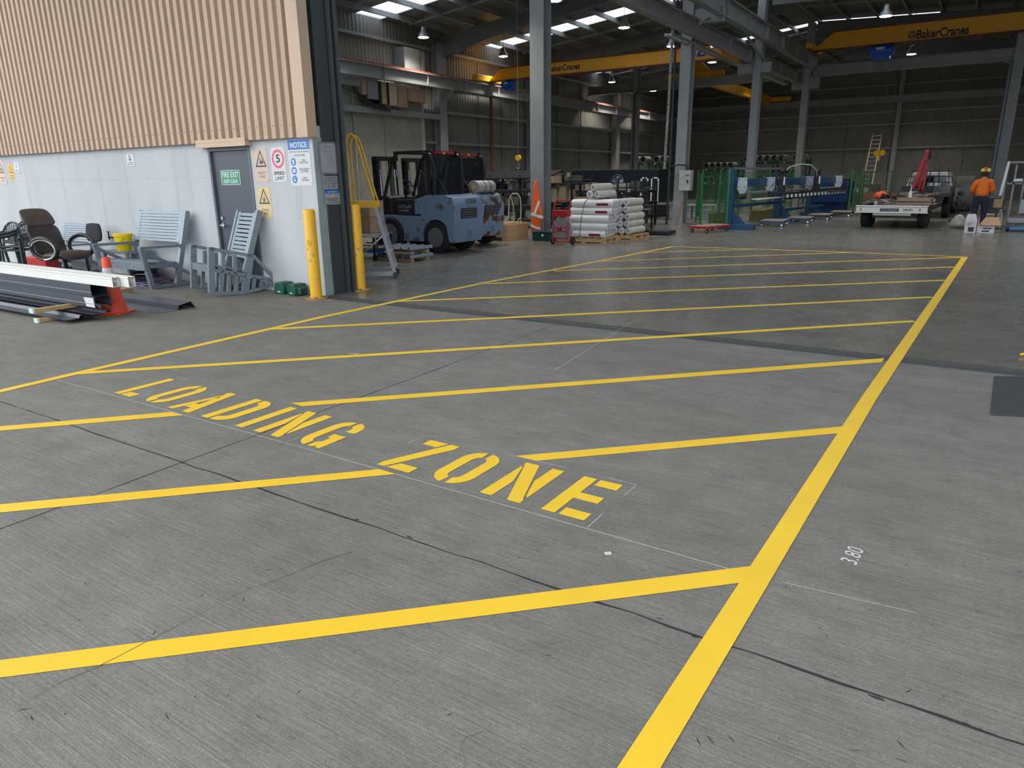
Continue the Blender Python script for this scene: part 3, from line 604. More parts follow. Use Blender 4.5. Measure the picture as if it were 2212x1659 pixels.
t,c=crane('yellow overhead crane girder spanning the left bay with black lettering',XL+.95,XR-.80,yc,5.93,6.42,.75,[('BakerCranes',a.x,b.x,a.z-.13,a.z+.12)])
logo(t,c,onY(1184,151,yc).x,a.z-.01,.12)
a=onY(1477,118,yc);b=onY(1528,114,yc)
G().add([(a.x-c.x,-.1745,a.z-.16-c.z),(b.x-c.x,-.1745,a.z-.16-c.z),(b.x-c.x,-.1745,a.z+.15-c.z),(a.x-c.x,-.1745,a.z+.15-c.z)],[(0,1,2,3)]).o('capacity_plate',SW,t)
w=b.x-a.x
G().add([(a.x+w*.60-c.x,-.1755,a.z-.16-c.z),(b.x-c.x,-.1755,a.z-.16-c.z),(b.x-c.x,-.1755,a.z+.15-c.z),(a.x+w*.72-c.x,-.1755,a.z+.15-c.z)],[(0,1,2,3)]).o('capacity_panel',mat('plate_navy',(.005,.03,.22),.4),t)
text_g('ABUS',(a.x+.05-c.x,-.1755,a.z-.09-c.z),(1,0,0),(0,0,1),w*.55,.18,.002,.03).o('lettering',CT,t)
text_g('5t',(a.x+w*.77-c.x,-.176,a.z-.09-c.z),(1,0,0),(0,0,1),w*.17,.17,.002,.02).o('lettering',SW,t)
yc2=YG-.9
a=onY(1981,77,yc2);b=onY(2094,66,yc2)
t2,c2_=crane('yellow overhead crane girder at upper right with large black lettering',XR+.25,13.2,yc2,7.33,8.05,.85,[('BakerCranes',a.x,b.x,a.z-.17,a.z+.21)])
logo(t2,c2_,onY(1971,78,yc2).x,a.z+.03,.16)
def hoist(label,x,y,z):
    t=T('chain_hoist',label,'hoist',(x,y,z))
    g=G(); g.ring([(-.5,-.28,-.25),(-.46,-.28,-.25),(.46,-.28,-.25),(.5,-.28,-.25)],[.2,.24,.24,.2],12); g.o('motor_drum',HB,t,smooth=True)
    G().box(-.34,.34,-.30,.30,-.62,-.32).o('gearbox',HB,t,bevel=.05)
    G().box(-.42,.42,-.12,.12,-.1,-.02).o('trolley',BLK,t)
    G().add([(-.22,-.525,-.22),(.1,-.525,-.22),(.14,-.525,-.12),(-.22,-.525,-.12)],[(0,1,2,3)]).o('name_plate',SW,t)
    for x_ in (-.06,.02,.1): G().cyl((x_,0,-2.6),(x_,0,-.6),.006,n=5).o('cable',BLK,t)
    return t
p=onY(1102,176,yc); hoist('blue crane hoist under the left end of the long yellow girder',p.x,yc,5.88).scale=(.62,)*3
p=onY(1908,100,yc2); hoist('large blue crane hoist under the upper right yellow girder',p.x,yc2,7.28)
# crossing crane in the far bay
t=T('overhead_crane','dark yellow crane girder running away above the far bay','crane',(-14.2,48.5,6.95))
G().box(-.18,.18,-8.2,8.0,-.35,.15).o('girder',CRANEY,t,bevel=.01)
for yy,L_ in ((-8.3,1.6),(7.95,1.5)):
    G().box(-L_,L_,yy-.14,yy+.14,-.22,.08).o('end_carriage',CRANEY,t,bevel=.01)
G().prism([(-.75,.08),(.85,.08),(.1,.85)],lambda u,v,d:(u,d,v),-8.3,-8.1).o('end_gusset',CRANEY,t)
G().box(.181,.185,4.2,4.9,-.15,.05).o('capacity_plate',SW,t)
# high bay lamps
LM=mat('lamp_glow',(1,.93,.80),.5,emit=16)
def lamp(x,y,z,label,e,sc=1):
    t=T('high_bay_lamp',label,'lamp',(x,y,z),group='high bay lamps under the roof'); t.scale=(sc,)*3
    G().lathe([(.20,.02),(.22,0),(.20,.10),(.10,.22),(.09,.36),(.03,.40)],(0,0,0),16).o('housing',mat('lamp_housing',(.3,.3,.3),.4,.5),t,smooth=True)
    G().lathe([(.01,-.012),(.185,-.01),(.19,.015),(.01,.016)],(0,0,0),20).o('lens',LM,t)
    G().cyl((0,0,.4),(0,0,max(.5,(roofz(x)+.01-z)/sc)),.01,n=5).o('hanger',BLK,t)
    l=light('lamp_light','SPOT',(x,y,z-.03),e,(1,.95,.86),shadow_soft_size=.2); l.data.spot_size=math.radians(125); l.data.spot_blend=.8
    return t
LB='round white high bay lamp hanging '
for x,y,s in ((-19.4,23.65,'high left before the first wide rafter'),(-19.4,29.3,'above the left end of the long yellow crane'),(-19.4,40.8,'low behind the left girder, near the lit column'),(-19.2,46.6,'deepest of the left row, beside the second column'),
  (-12.25,21.5,'at the top edge beside the nearest column'),(-12.25,26.7,'midway above the long yellow crane'),(-12.25,31.6,'just behind the top of the long yellow crane'),(-12.25,37.1,'below the right end of the long yellow crane'),
  (-3.9,30.5,'above the upper right crane'),(-3.9,40.6,'below the upper right crane')):
    lamp(x,y,7.0,LB+s,600)
for x,y in ((-19.4,18),(-12.25,16),(-3.9,20),(4,20),(4,30),(4,42)):
    lamp(x,y,7.0,LB+'out beyond the others',600)
S(G().box(-19,22,.5,YF-.12,8.45,8.6),'ceiling_added_shade',SHEETR)  # unseen guessed canopy, added for its shade on apron and cladding
for x,y in ((-3.9,51),(-12.2,50)): lamp(x,y,7.95,'added lamp hidden above the far girder to brighten the back wall',900)  # hidden lamps added to lift the dim back wall
# pipes and conduits
g=G().ring([(.08,YG-.22,0),(.08,YG-.22,6.1),(.06,YG-.22,6.22),(-.16,YG-.25,6.26)],.055,8); g.o('conduit_pipe',GALV); tag(bpy.data.objects['conduit_pipe'],'vertical grey pipe strapped to the far right column','pipe')
def conduit(label,pts,r,m): o=G().ring(pts,r,6).o('conduit_pipe',m); return tag(o,label,'pipe')
conduit('dark flexible conduit running up the left side of the second column',[(c2[0]-.36,24.7,.0),(c2[0]-.34,24.7,3),(c2[0]-.34,24.7,8.5)],.045,BLK)
conduit('speckled grey cable conduit beside the second column',[(c2[0]-.55,24.75,1.9),(c2[0]-.50,24.75,4),(c2[0]-.46,24.75,8.4)],.05,mat('speckle',(.12,.12,.12),.5,0,.2,30,col2=(.5,.5,.5),thr=(.5,.55)))
conduit('dark conduit on the far column behind the second column',[(-17.4,YG-.34,0),(-17.4,YG-.34,6.1),(-17.2,YG-.34,6.2)],.06,BLK)
conduit('pale pipe running down the precast panels',[(XL+.3,20.75,5.2),(XL+.3,20.75,0)],.04,mat('pale_pipe',(.35,.33,.29),.5))
conduit('small grey pipe with a bend under the left runway beam',[(XL+.4,19.3,4.95),(XL+.4,20.0,4.95),(XL+.4,20.9,4.70),(XL+.4,21.3,4.68),(XL+.4,21.3,4.4)],.035,GALV)
conduit('brown downpipe on the left wall between two columns',[(XL+.35,29.9,0),(XL+.35,29.9,5.5)],.07,RB)
# stored ducts hanging below the left runway
DT=mat('duct_tan',(.40,.27,.17),.6); DG=mat('duct_grey',(.27,.28,.28),.4,.3)
yy=lambda px:onX(px,180,XL+.5).y
t=T('air_duct','long boxy tan and grey duct hanging below the left runway beam','duct',(XL+.5,22,4.9)); c=Vector(t.location)
for px0,px1,z0,z1,m in ((733,768,5.02,5.3,DG),(771,781,4.75,5.35,DT),(783,806,4.62,5.35,DG),(808,812,4.5,5.3,BLK),(814,824,4.5,5.3,DT),(826,829,4.5,5.3,BLK),(830,846,4.48,5.3,mat('duct_cream',(.48,.42,.33),.6)),(849,868,4.45,5.25,DT),(871,892,4.72,5.22,DT),(893,910,4.70,5.2,DT)):
    y0,y1=yy(px0),yy(px1); G().box(-.2,.25,y0-c.y,y1-c.y,z0-c.z,z1-c.z).o('duct_section',m,t,bevel=.01)
g=G().ring([(.1,yy(758)-c.y,.05),(.1,yy(775)-c.y,-.25),(.1,yy(800)-c.y,-.48),(.1,yy(835)-c.y,-.60)],[.04,.08,.10,.05],8); g.o('flexible_duct',BLK,t,smooth=True)
S(G().box(XL+.05,XL+.6,yy(872),yy(905),5.95,6.75).box(XL+.05,XL+.6,yy(905)+.1,yy(915),5.95,6.7),'trim_21',DG)
g=G().ring([(-10.4,26.3,6.55+.35*math.sin(0))]+[(-10.45+.30*math.cos(t),24.9,6.35+.33*math.sin(t)) for t in [i*math.pi/8 for i in range(-8,9)]],.03,6)
p=onX(1452,40,-9.6)
g=G().ring([(p.x+.0,p.y+.28*math.cos(t),p.z+.3*math.sin(t)) for t in [i*math.pi/8 for i in range(8,18)]],.03,6).bar((p.x,p.y-.3,p.z),(p.x,p.y+.3,p.z),.04)
tag(g.o('hose_hanger',RED),'dark red curved hose hanger high on the second column','hose hanger')
# ================================================================ THINGS ON THE APRON
BOLY=mat('bollard_yellow',(.84,.47,.02),.45,0,.1,9,col2=(.84,.47,.02))
def worn(name,base,chip,scale,lo,hi,rough=.45,bump=0):
    return mat(name,base,rough,0,.1,scale,col2=chip,thr=(lo,hi),bump=bump,detail=8)
BW=worn('worn_bollard_paint',(.84,.47,.02),(.33,.27,.17),9,.60,.615)
def bollard(label,x,y,h,lean):
    t=T('bollard',label,'bollard',(x,y,0)); 
    G().lathe([(.084,.012),(.084,h-.025),(.075,h-.008),(.05,h),(.001,h+.004)],(0,0,0),28).o('post',BW,t,smooth=True)
    G().lathe([(.165,0),(.165,.012)],(0,0,0),28).o('base_plate',mat('rusty_yellow',(.45,.27,.07),.7,.1,.3,14),t)
    for k in range(4):
        a=math.pi/4+k*math.pi/2; G().cyl((.13*math.cos(a),.13*math.sin(a),.012),(.13*math.cos(a),.13*math.sin(a),.03),.012,n=6).o('bolt',RB,t)
    return t
b1=fl(684,644); bt=bollard('chipped yellow bollard standing in front of the concrete wall corner',b1.x,b1.y,1.27,0)
G().ring([(.0855*math.sin(.45+.35*math.cos(a)),-.0855*math.cos(.45+.35*math.cos(a)),.80+.045*math.sin(a)) for a in [2*math.pi*i/20 for i in range(20)]],.0018,4,closed=True).o('marker_circle',SK,bt)
G().ring([(.0855*math.sin(.45+.12*math.cos(a)),-.0855*math.cos(.45+.12*math.cos(a)),.80+.016*math.sin(a)) for a in [2*math.pi*i/14 for i in range(14)]],.0015,4,closed=True).o('marker_circle',SK,bt)
b2=fl(779,626); bollard('yellow bollard just inside the roller door beside the platform ladder',b2.x,b2.y,1.30,0)
# --- galvanised bench with slatted back
def steel_bench(label,loc,rz,w=1.45,sc=1):
    t=T('slatted_bench',label,'bench',loc,rz); t.scale=(sc,)*3
    for sx in (-1,1):
        x=sx*(w/2-.035)
        G().bar((x,.0,.0),(x,-.10,.67),.07,.07).o('front_leg',GALV,t)
        G().bar((x,.42,.0),(x,.78,1.20),.07,.08).o('back_post',GALV,t)
        G().bar((x,-.13,.665),(x,.64,.655),.08,.04).o('armrest',GALV,t)
        G().bar((x,.0,.03),(x,.86,.03),.05,.05).o('skid',GALV,t)
        G().bar((x,-.09,.62),(x,.86,.08),.045,.05).o('brace',GALV,t)
        G().bar((x,-.05,.37),(x,.56,.34),.05,.06).o('seat_rail',GALV,t)
    G().bar((-w/2+.03,-.07,.37),(w/2-.03,-.07,.37),.05,.13).o('front_rail',GALV,t,bevel=.004)
    g=G()
    for k in range(7): g.bar((-w/2+.06,.0+k*.085,.425-.008*k),(w/2-.06,.0+k*.085,.425-.008*k),.074,.02)
    g.o('seat',GALV,t)
    g=G(); D=Vector((0,.36,1.2)).normalized(); P=lambda s,x:Vector((x,.42,0))+D*s
    N=Vector((0,-D.z,D.y))
    ns=10; s0,s1=.72,1.235; st=(s1-s0)/ns
    for k in range(ns): g.bar(P(s0+st*(k+.5),-w/2+.16)+N*.03,P(s0+st*(k+.5),w/2-.16)+N*.03,.02,st*.82,up=D)
    for sx in (-1,1): g.bar(P(s0,sx*(w/2-.115))+N*.03,P(s1,sx*(w/2-.115))+N*.03,.09,.022,up=N)
    g.o('slatted_back',GALV,t); return t
sb=steel_bench('wide galvanised bench with slatted back leaning against the grey wall',(-11.80,6.40,0),0)
copy_tree(sb,(-14.95,6.70,0),0,'galvanised bench half hidden behind the black leather office chair').scale=(.82,.82,.82)
# --- galvanised rocking chair
t=T('rocking_chair','galvanised steel rocking chair with slatted back in front of the grey door','chair',(-9.82,6.43,0),math.radians(-13)); t.scale=(1.05,)*3; w=.72
def rz_(y): return .0+.34*(y-.42)**2*.9
for sx in (-1,1):
    x=sx*(w/2-.03)
    ys=[-.02+i*.098 for i in range(11)]
    g=G()
    for a,b in zip(ys[:-1],ys[1:]): g.bar((x,a,rz_(a)+.022),(x,b,rz_(b)+.022),.055,.044)
    g.o('rocker',GALV,t)
    G().bar((x,.0,rz_(0)+.02),(x,.07,.70),.06,.085,up=(0,1,0)).o('front_post',GALV,t)
    G().bar((x,.05,.685),(x,.66,.53),.06,.045).o('armrest',GALV,t)
    G().bar((x,.04,.39),(x,.96,.15),.045,.05).o('side_rail',GALV,t)
    G().bar((x,.52,.30),(x,.84,1.17),.06,.085,up=(0,1,0)).o('back_post',GALV,t)
    G().bar((x,.50,rz_(.5)+.03),(x,.64,.52),.05,.06,up=(0,1,0)).o('rear_leg',GALV,t)
    G().bar((x,.66,.54),(x,.96,.17),.045,.045).o('brace',GALV,t)
    for k,y in enumerate((.14,.25,.36,.47,.62,.74,.85)):
        G().bar((x,y-.01,rz_(y)+.04),(x,y+.03,.39-.24*(y/.92)),.045,.045,up=(0,1,0)).o('spindle',GALV,t)
    for y in (.2,.36): G().bar((x,y,.39-.26*y),(x,y+.03,.65-.24*y),.045,.05,up=(0,1,0)).o('spindle',GALV,t)
G().bar((-w/2+.03,.03,.40),(w/2-.03,.03,.40),.05,.10).o('front_rail',GALV,t)
g=G()
for k in range(6): g.bar((-w/2+.06,.09+k*.085,.43-.02*k),(w/2-.06,.09+k*.085,.43-.02*k),.07,.02)
g.o('seat',GALV,t)
g=G(); D=Vector((0,.32,.87)).normalized(); N=Vector((0,-D.z,D.y)); P=lambda s,x:Vector((x,.52,.30))+D*s
for k in range(11): g.bar(P(.20+.062*(k+.5),-w/2+.15)+N*.02,P(.20+.062*(k+.5),w/2-.15)+N*.02,.018,.045,up=D)
for sx in (-1,1): g.bar(P(.2,sx*(w/2-.105))+N*.02,P(.89,sx*(w/2-.105))+N*.02,.085,.02,up=N)
g.o('slatted_back',GALV,t)
# --- bait stations
BAIT=mat('bottle_green_plastic',(.008,.09,.055),.45,0,.1,4)
def bait(label,x,y,rz):
    t=T('bait_station',label,'box',(x,y,0),rz)
    G().prism([(-.09,0),(.09,0),(.10,.05),(.10,.10),(.075,.175),(-.075,.175),(-.10,.10),(-.10,.05)],lambda u,v,d:(u,d,v),-.11,.11).o('body',BAIT,t,bevel=.012)
    G().prism([(-.06,.02),(.06,.02),(.06,.13),(-.06,.13)],lambda u,v,d:(d,u,v),.08,.16).o('tunnel',BAIT,t,bevel=.02)
    G().cyl((.155,0,.07),(.163,0,.07),.034,n=16).o('entry_hole',BLK,t)
    G().add([(-.03,-.1115,.03),(.03,-.1115,.03),(.03,-.1115,.05),(-.03,-.1115,.05)],[(0,1,2,3)]).o('label_sticker',SW,t)
    G().add([(-.05,-.104,.11),(.05,-.104,.11),(.05,-.104,.15),(-.05,-.104,.15)],[(0,1,2,3)]).o('embossed_panel',mat('bait_label',(.05,.2,.15),.5),t)
bait('dark green plastic bait box nearest the yellow bollard',-8.52,7.14,math.radians(-8))
bait('dark green plastic bait box just behind the rocking chair rocker',-8.84,7.16,math.radians(5))
# --- coil of hose
HS=mat('purple_hose',(.13,.10,.19),.45,0,.1,5)
g=G(); pts=[]
for i in range(150):
    a=i*.23; r=.38+.11*math.sin(i*.31)+.05*math.sin(i*.9); pts.append((r*1.15*math.cos(a)+.03*math.sin(i*.17),r*.62*math.sin(a),.015+.012*(i//27)+.008*math.sin(i)))
g.ring(pts,.012,6); h=g.o('garden_hose',HS,smooth=True); h.location=(-11.75,6.72,0); tag(h,'loose coil of purple hose on the concrete under the wide bench','hose')
g=G(); pts=[(.26*math.cos(i*.25),.2*math.sin(i*.25),.02+.0028*i) for i in range(90)]; g.ring(pts,.02,6)
h=g.o('garden_hose',BLK,smooth=True); h.location=(-12.35,7.0,0); tag(h,'dark coiled cable heaped against the wall behind the bench legs','hose')
# --- side table, bucket, tap
t=T('side_table','low galvanised table under the yellow bucket','table',(-12.75,6.97,0))
G().box(-.42,.42,-.24,.24,.47,.51).o('tabletop',GALV,t,bevel=.004)
for a in (-.38,.38):
    for b in (-.2,.2): G().bar((a,b,0),(a,b,.47),.05).o('leg',GALV,t)
t=T('bucket','yellow plastic bucket with lid rim standing on the low table','bucket',(-12.72,6.93,.51))
YB_=mat('bucket_yellow',(.85,.62,.01),.4,0,.04,4)
G().lathe([(.12,0),(.125,.01),(.148,.24),(.158,.245),(.160,.275),(.150,.277),(.145,.25),(.12,.02)],(0,0,0),28).o('body',YB_,t,smooth=True)
G().lathe([(.157,.27),(.163,.272),(.163,.292),(.14,.296),(.001,.298)],(0,0,0),28).o('lid',YB_,t,smooth=True)
G().ring([(.165*math.cos(a),-.02-.09*abs(math.sin(a))**.5*1.0-.05,.22-.12*math.sin(a)) for a in [math.pi*i/12 for i in range(13)]],.004,5).o('handle',BLK,t)
t=T('wall_tap','small dark tap with cross handle on the wall left of the bucket','tap',(-13.72,YF-.02,.78))
G().cyl((0,.02,-.1),(0,-.08,-.1),.014).cyl((0,-.06,-.14),(0,-.06,.0),.012).o('tap_body',BLK,t,smooth=True)
G().bar((-.05,-.06,.01),(.05,-.06,.01),.014).o('handle',BLK,t)
# --- leather office chair
LEA=mat('worn_black_leather',(.030,.027,.027),.42,0,.3,5,bump=.3,bscale=14)
LEB=mat('browned_leather',(.085,.068,.058),.5,0,.25,6,bump=.3,bscale=14)
def pad(name,secs,m,parent,w_top=None,sub=2):
    """cushion from cross sections: (centre y,z, half width, half thickness, normal angle)"""
    vs=[];fs=[]
    for (y,z,hw,ht,a) in secs:
        ny,nz=math.cos(a),math.sin(a)
        for (u,v) in ((-1,-.55),(-.55,-1),(.55,-1),(1,-.55),(1,.55),(.55,1),(-.55,1),(-1,.55)): vs.append((u*hw,y+ny*v*ht,z+nz*v*ht))
    n=8
    for i in range(len(secs)-1): fs+=[(i*n+j,i*n+(j+1)%n,(i+1)*n+(j+1)%n,(i+1)*n+j) for j in range(n)]
    fs+=[tuple(range(n-1,-1,-1)),tuple((len(secs)-1)*n+j for j in range(n))]
    return G().add(vs,fs).o(name,m,parent,smooth=True,sub=sub)
t=T('office_chair','large worn black leather office chair with looped silver-edged armrests','chair',(-13.05,6.05,0),math.radians(104)); t.scale=(1.12,)*3
pad('backrest',[(.20,.44,.24,.05,0),(.24,.52,.26,.06,.1),(.32,.75,.27,.06,.2),(.38,.92,.27,.06,.25)],LEA,t)
pad('headrest',[(.36,.86,.27,.065,.2),(.40,.98,.26,.085,.3),(.45,1.08,.24,.075,.5),(.47,1.12,.20,.03,.7)],LEB,t)
pad('seat',[(-.30,.42,.24,.055,math.pi/2),(-.22,.46,.27,.07,math.pi/2),(.0,.45,.27,.06,math.pi/2),(.22,.44,.25,.06,math.pi/2)],LEB,t)
for sx in (-1,1):
    x=sx*.315
    L=[(x+sx*.02*math.sin(a),-.02+.26*math.cos(a),.56+.16*math.sin(a)) for a in [2*math.pi*i/20 for i in range(20)]]
    G().ring(L,.028,8,closed=True).o('armrest',BLK,t,smooth=True)
    G().ring([(x+sx*.025,-.02+.24*math.cos(a),.55+.145*math.sin(a)) for a in [math.radians(20+12*i) for i in range(22)]],.013,6).o('armrest_trim',mat('silver_plastic',(.62,.61,.58),.35,.3),t,smooth=True)
G().cyl((0,0,.12),(0,0,.40),.03).o('gas_lift',BLK,t)
g=G()
for k in range(5): a=k*2*math.pi/5; g.bar((0,0,.12),(.32*math.cos(a),.32*math.sin(a),.075),.05,.035)
g.o('star_base',BLK,t)
for k in range(5): a=k*2*math.pi/5; G().cyl((.32*math.cos(a)-.02,.32*math.sin(a),.03),(.32*math.cos(a)+.02,.32*math.sin(a),.03),.03,n=12).o('castor',BLK,t)
# --- task chair
t=T('task_chair','small black task chair, only its rounded backrest showing against the wall','chair',(-13.75,6.75,0),math.radians(8))
FAB=mat('charcoal_fabric',(.022,.025,.03),.85,0,.15,40)
pad('backrest',[(.22,.62,.17,.03,0),(.22,.66,.21,.04,0),(.23,.78,.225,.04,0),(.24,.92,.20,.04,0),(.24,.96,.15,.03,0)],FAB,t)
pad('seat',[(-.24,.44,.20,.03,math.pi/2),(-.18,.45,.23,.035,math.pi/2),(.18,.45,.22,.035,math.pi/2)],FAB,t)
G().bar((0,.2,.45),(0,.26,.72),.06,.02).o('back_bracket',BLK,t); G().cyl((0,0,.1),(0,0,.43),.025).o('gas_lift',BLK,t)
g=G()
for k in range(5): a=k*2*math.pi/5; g.bar((0,0,.1),(.28*math.cos(a),.28*math.sin(a),.05),.045,.03)
g.o('star_base',BLK,t)
# --- resin armchairs
RES=mat('dark_green_resin',(.03,.042,.046),.4,0,.1,3)
def resin(label,loc,rz):
    t=T('plastic_armchair',label,'chair',loc,rz,'dark resin armchairs by the wall')
    for sx in (-1,1):
        G().bar((sx*.29,-.24,0),(sx*.26,-.20,.62),.05,.04).o('leg',RES,t,bevel=.008)
        G().bar((sx*.27,.28,0),(sx*.24,.20,.45),.05,.04).o('leg',RES,t,bevel=.008)
        G().ring([(sx*.265,-.25,.63),(sx*.285,-.1,.645),(sx*.285,.12,.66),(sx*.25,.26,.70)],.028,6).o('armrest',RES,t,smooth=True)
    G().box(-.25,.25,-.22,.22,.395,.425).o('seat',RES,t,bevel=.01)
    g=G().ring([(-.265,.24,.43),(-.27,.27,.68),(-.20,.30,.80),(-.10,.32,.88),(0,.325,.90),(.10,.32,.88),(.20,.30,.80),(.27,.27,.68),(.265,.24,.43)],.024,6)
    for k in range(7): x=-.15+.05*k; g.bar((x*.7,.25,.45),(x*1.25,.30+.0*k,.86-.9*x*x),.025,.012)
    g.bar((-.26,.25,.50),(.26,.25,.50),.02,.08); g.bar((-.27,.275,.70),(.27,.275,.70),.02,.03); g.o('backrest',RES,t,smooth=True)
    return t
r0=resin('lower of the two dark green resin armchairs stacked beside the office chair',(-16.1,6.62,0),math.radians(24))
copy_tree(r0,(-16.1,6.66,.07),math.radians(24),'upper of the two dark green resin armchairs stacked beside the office chair')
copy_tree(r0,(-17.1,6.75,0),math.radians(14),'dark resin armchair at the very left edge by the wall')
# --- red can
t=T('fuel_can','red metal container standing on the ground behind the leather chair','container',(-14.3,6.25,0),math.radians(10))
G().box(-.26,.26,-.13,.13,0,.40).o('body',mat('can_red',(.5,.03,.03),.5,0,.1,4),t,bevel=.02)
G().box(-.2,.2,-.03,.03,.40,.45).o('handle',BLK,t,bevel=.01)
t=T('cardboard_box','flat brown cardboard box lying behind the white gutters','box',(-11.1,5.85,0),math.radians(12)); G().box(-.15,.15,-.12,.12,0,.09).o('carton',CARD,t); G().box(-.14,.14,-.13,-.12,.04,.08).o('flap',CARD,t)
# --- long gutters and panels
WG=mat('white_gutter_paint',(.74,.75,.71),.4,0,.03,2); SLATE=mat('slate_sheet_metal',(.055,.063,.082),.35,.25,.1,2,stretch=(.2,1,1)); SLL=mat('slate_edge',(.30,.33,.38),.35,.3)
def extr(prof,x0,x1,th=.004):
    g=G(); n=len(prof)
    out=[(x0,y,z) for y,z in prof]+[(x1,y,z) for y,z in prof]
    g.add(out,[(i,i+1,n+i+1,n+i) for i in range(n-1)])
    return g
def gutter(label,y0,z0,x1,wd,h):
    t=T('metal_gutter',label,'gutter',((x1-17)/2,y0,z0)); cx=t.location.x
    pr=[(.03,h-.012),(.03,h),(.0,h),(.0,h*.86),(-.008,h*.84),(0,h*.8),(0,0),(wd,0),(wd,h),(wd-.03,h),(wd-.03,h-.012)]
    o=extr(pr,-17-cx,x1-cx).o('channel',WG,t); q=o.modifiers.new('s','SOLIDIFY'); q.thickness=.0035
    return t
gutter('white box gutter at the front of the stack, lying on the slate channels',4.50,.452,-8.66,.085,.118)
gutter('longer white box gutter behind the front one, its open end sticking out',4.595,.452,-8.48,.085,.125)
def channel(label,z0,x1,lb=False):
    t=T('metal_channel',label,'channel',((x1-17)/2,4.48,z0)); cx=t.location.x; h=.14
    pr=[(.03,.02),(.03,0),(0,0),(0,h*.30),(.008,h*.34),(0,h*.38),(0,h),(.2,h),(.2,0),(.17,0),(.17,.02)]
    o=extr(pr,-17-cx,x1-cx).o('profile',SLATE,t); q=o.modifiers.new('s','SOLIDIFY'); q.thickness=.003
    G().bar((-17-cx,-.004,h*.34),(x1-cx,-.004,h*.34),.006,.008).o('pressed_edge',SLL,t)
    if lb: G().add([(x1-cx-.21,-.006,.005),(x1-cx-.01,-.006,.005),(x1-cx-.02,-.006,.125),(x1-cx-.25,-.006,.12)],[(0,1,2,3)]).o('paper_label',SW,t); 
    return t
channel('dark slate metal channel directly under the white gutters',.308,-9.16)
channel('lower dark slate metal channel with a white paper label on its end',.165,-9.11,True)
def rib(n,p,h): 
    pr=[]
    for i in range(n): pr+=[(i*p,0),(i*p+p*.62,0),(i*p+p*.72,h),(i*p+p*.85,h),(i*p+p*.95,0)]
    return pr
def roofsheet(label,y0,z,x1,n=4,p=.24,cat='roof sheet'):
    o=extr([(y,zz) for y,zz in rib(n,p,.035)],-8,0).o('ribbed_sheet',SLATE); o.location=(x1,y0,z); o.rotation_euler=(0,0,random.uniform(-.01,.02)); q=o.modifiers.new('s','SOLIDIFY'); q.thickness=.003
    return tag(o,label,cat)
roofsheet('slate ribbed roof sheet lowest on the ground, poking out past the timber',4.16,.055,-9.22,2)
roofsheet('slate ribbed roof sheet second from the ground under the slate channels',4.40,.098,-9.05,1)
o=extr([(0,0),(.30,.0),(.32,.06),(.5,.09),(.56,.0)],-7,0).o('ridge_flashing',SLATE); o.location=(-8.92,5.14,.004); q=o.modifiers.new('s','SOLIDIFY'); q.thickness=.003; tag(o,'dark folded flashing lying on the ground behind the orange cone','flashing')
for z,lab,x in ((0,'rough timber block on the ground under the sheets',-9.70),(.112,'rough timber block above the sheets holding up the channels',-9.78)):
    t=T('timber_block',lab,'timber block',(x,4.45,z)); G().box(-.045,.045,-.42,.55,.001,.05).o('block',WOOD,t,bevel=.004)
    G().box(-.052,.052,-.425,-.40,.0,.056).o('strap',mat('mint_strap',(.55,.72,.62),.4),t)
# --- cone
CO=mat('cone_orange',(.80,.085,.03),.5,0,.12,8); 
t=T('traffic_cone','dirty orange traffic cone at the end of the stacked channels','cone',(-9.50,4.90,0),math.radians(28))
G().prism([(-.19,-.16),(-.16,-.19),(.16,-.19),(.19,-.16),(.19,.16),(.16,.19),(-.16,.19),(-.19,.16)],lambda u,v,d:(u,v,d),0,.025).o('base',CO,t,bevel=.006)
G().lathe([(.155,.02),(.150,.12),(.135,.14),(.108,.36)],(0,0,0),24).o('lower_body',CO,t,smooth=True)
G().lathe([(.112,.33),(.085,.52)],(0,0,0),24).o('reflective_band',mat('cone_band',(.55,.12,.10),.4,0,.3,9,col2=(.25,.3,.45),thr=(.5,.6)),t,smooth=True)
G().lathe([(.062,.52),(.060,.60)],(0,0,0),24).o('white_band',SW,t,smooth=True)
G().lathe([(.06,.60),(.045,.735),(.036,.735),(.05,.62),(.001,.62)],(0,0,0),24).o('tip',CO,t,smooth=True)
for d_,x in ((0,1),):
    o=G().box(-.012,.018,-.01,.01,0,.004).o('litter',SW); o.location=fl(1312,1196); o.rotation_euler=(0,0,.7); tag(o,'tiny scrap of white paper on the foreground concrete','litter')
o=G().add([(0,0,.003),(.10,.02,.003),(.13,.05,.003),(.09,.05,.003),(.01,.015,.003)],[(0,1,2,3,4)]).o('litter',SW); o.location=fl(750,764); tag(o,'crumpled pale scrap beside the long hatch line left of centre','litter')
o=G().ring([(0,0,.02),(.08,.05,.03),(.05,.14,.02),(.16,.16,.02)],.012,6).o('strap_scrap',YEL); o.location=fl(2204,770); tag(o,'bit of yellow strap on the floor at the right edge','strap')
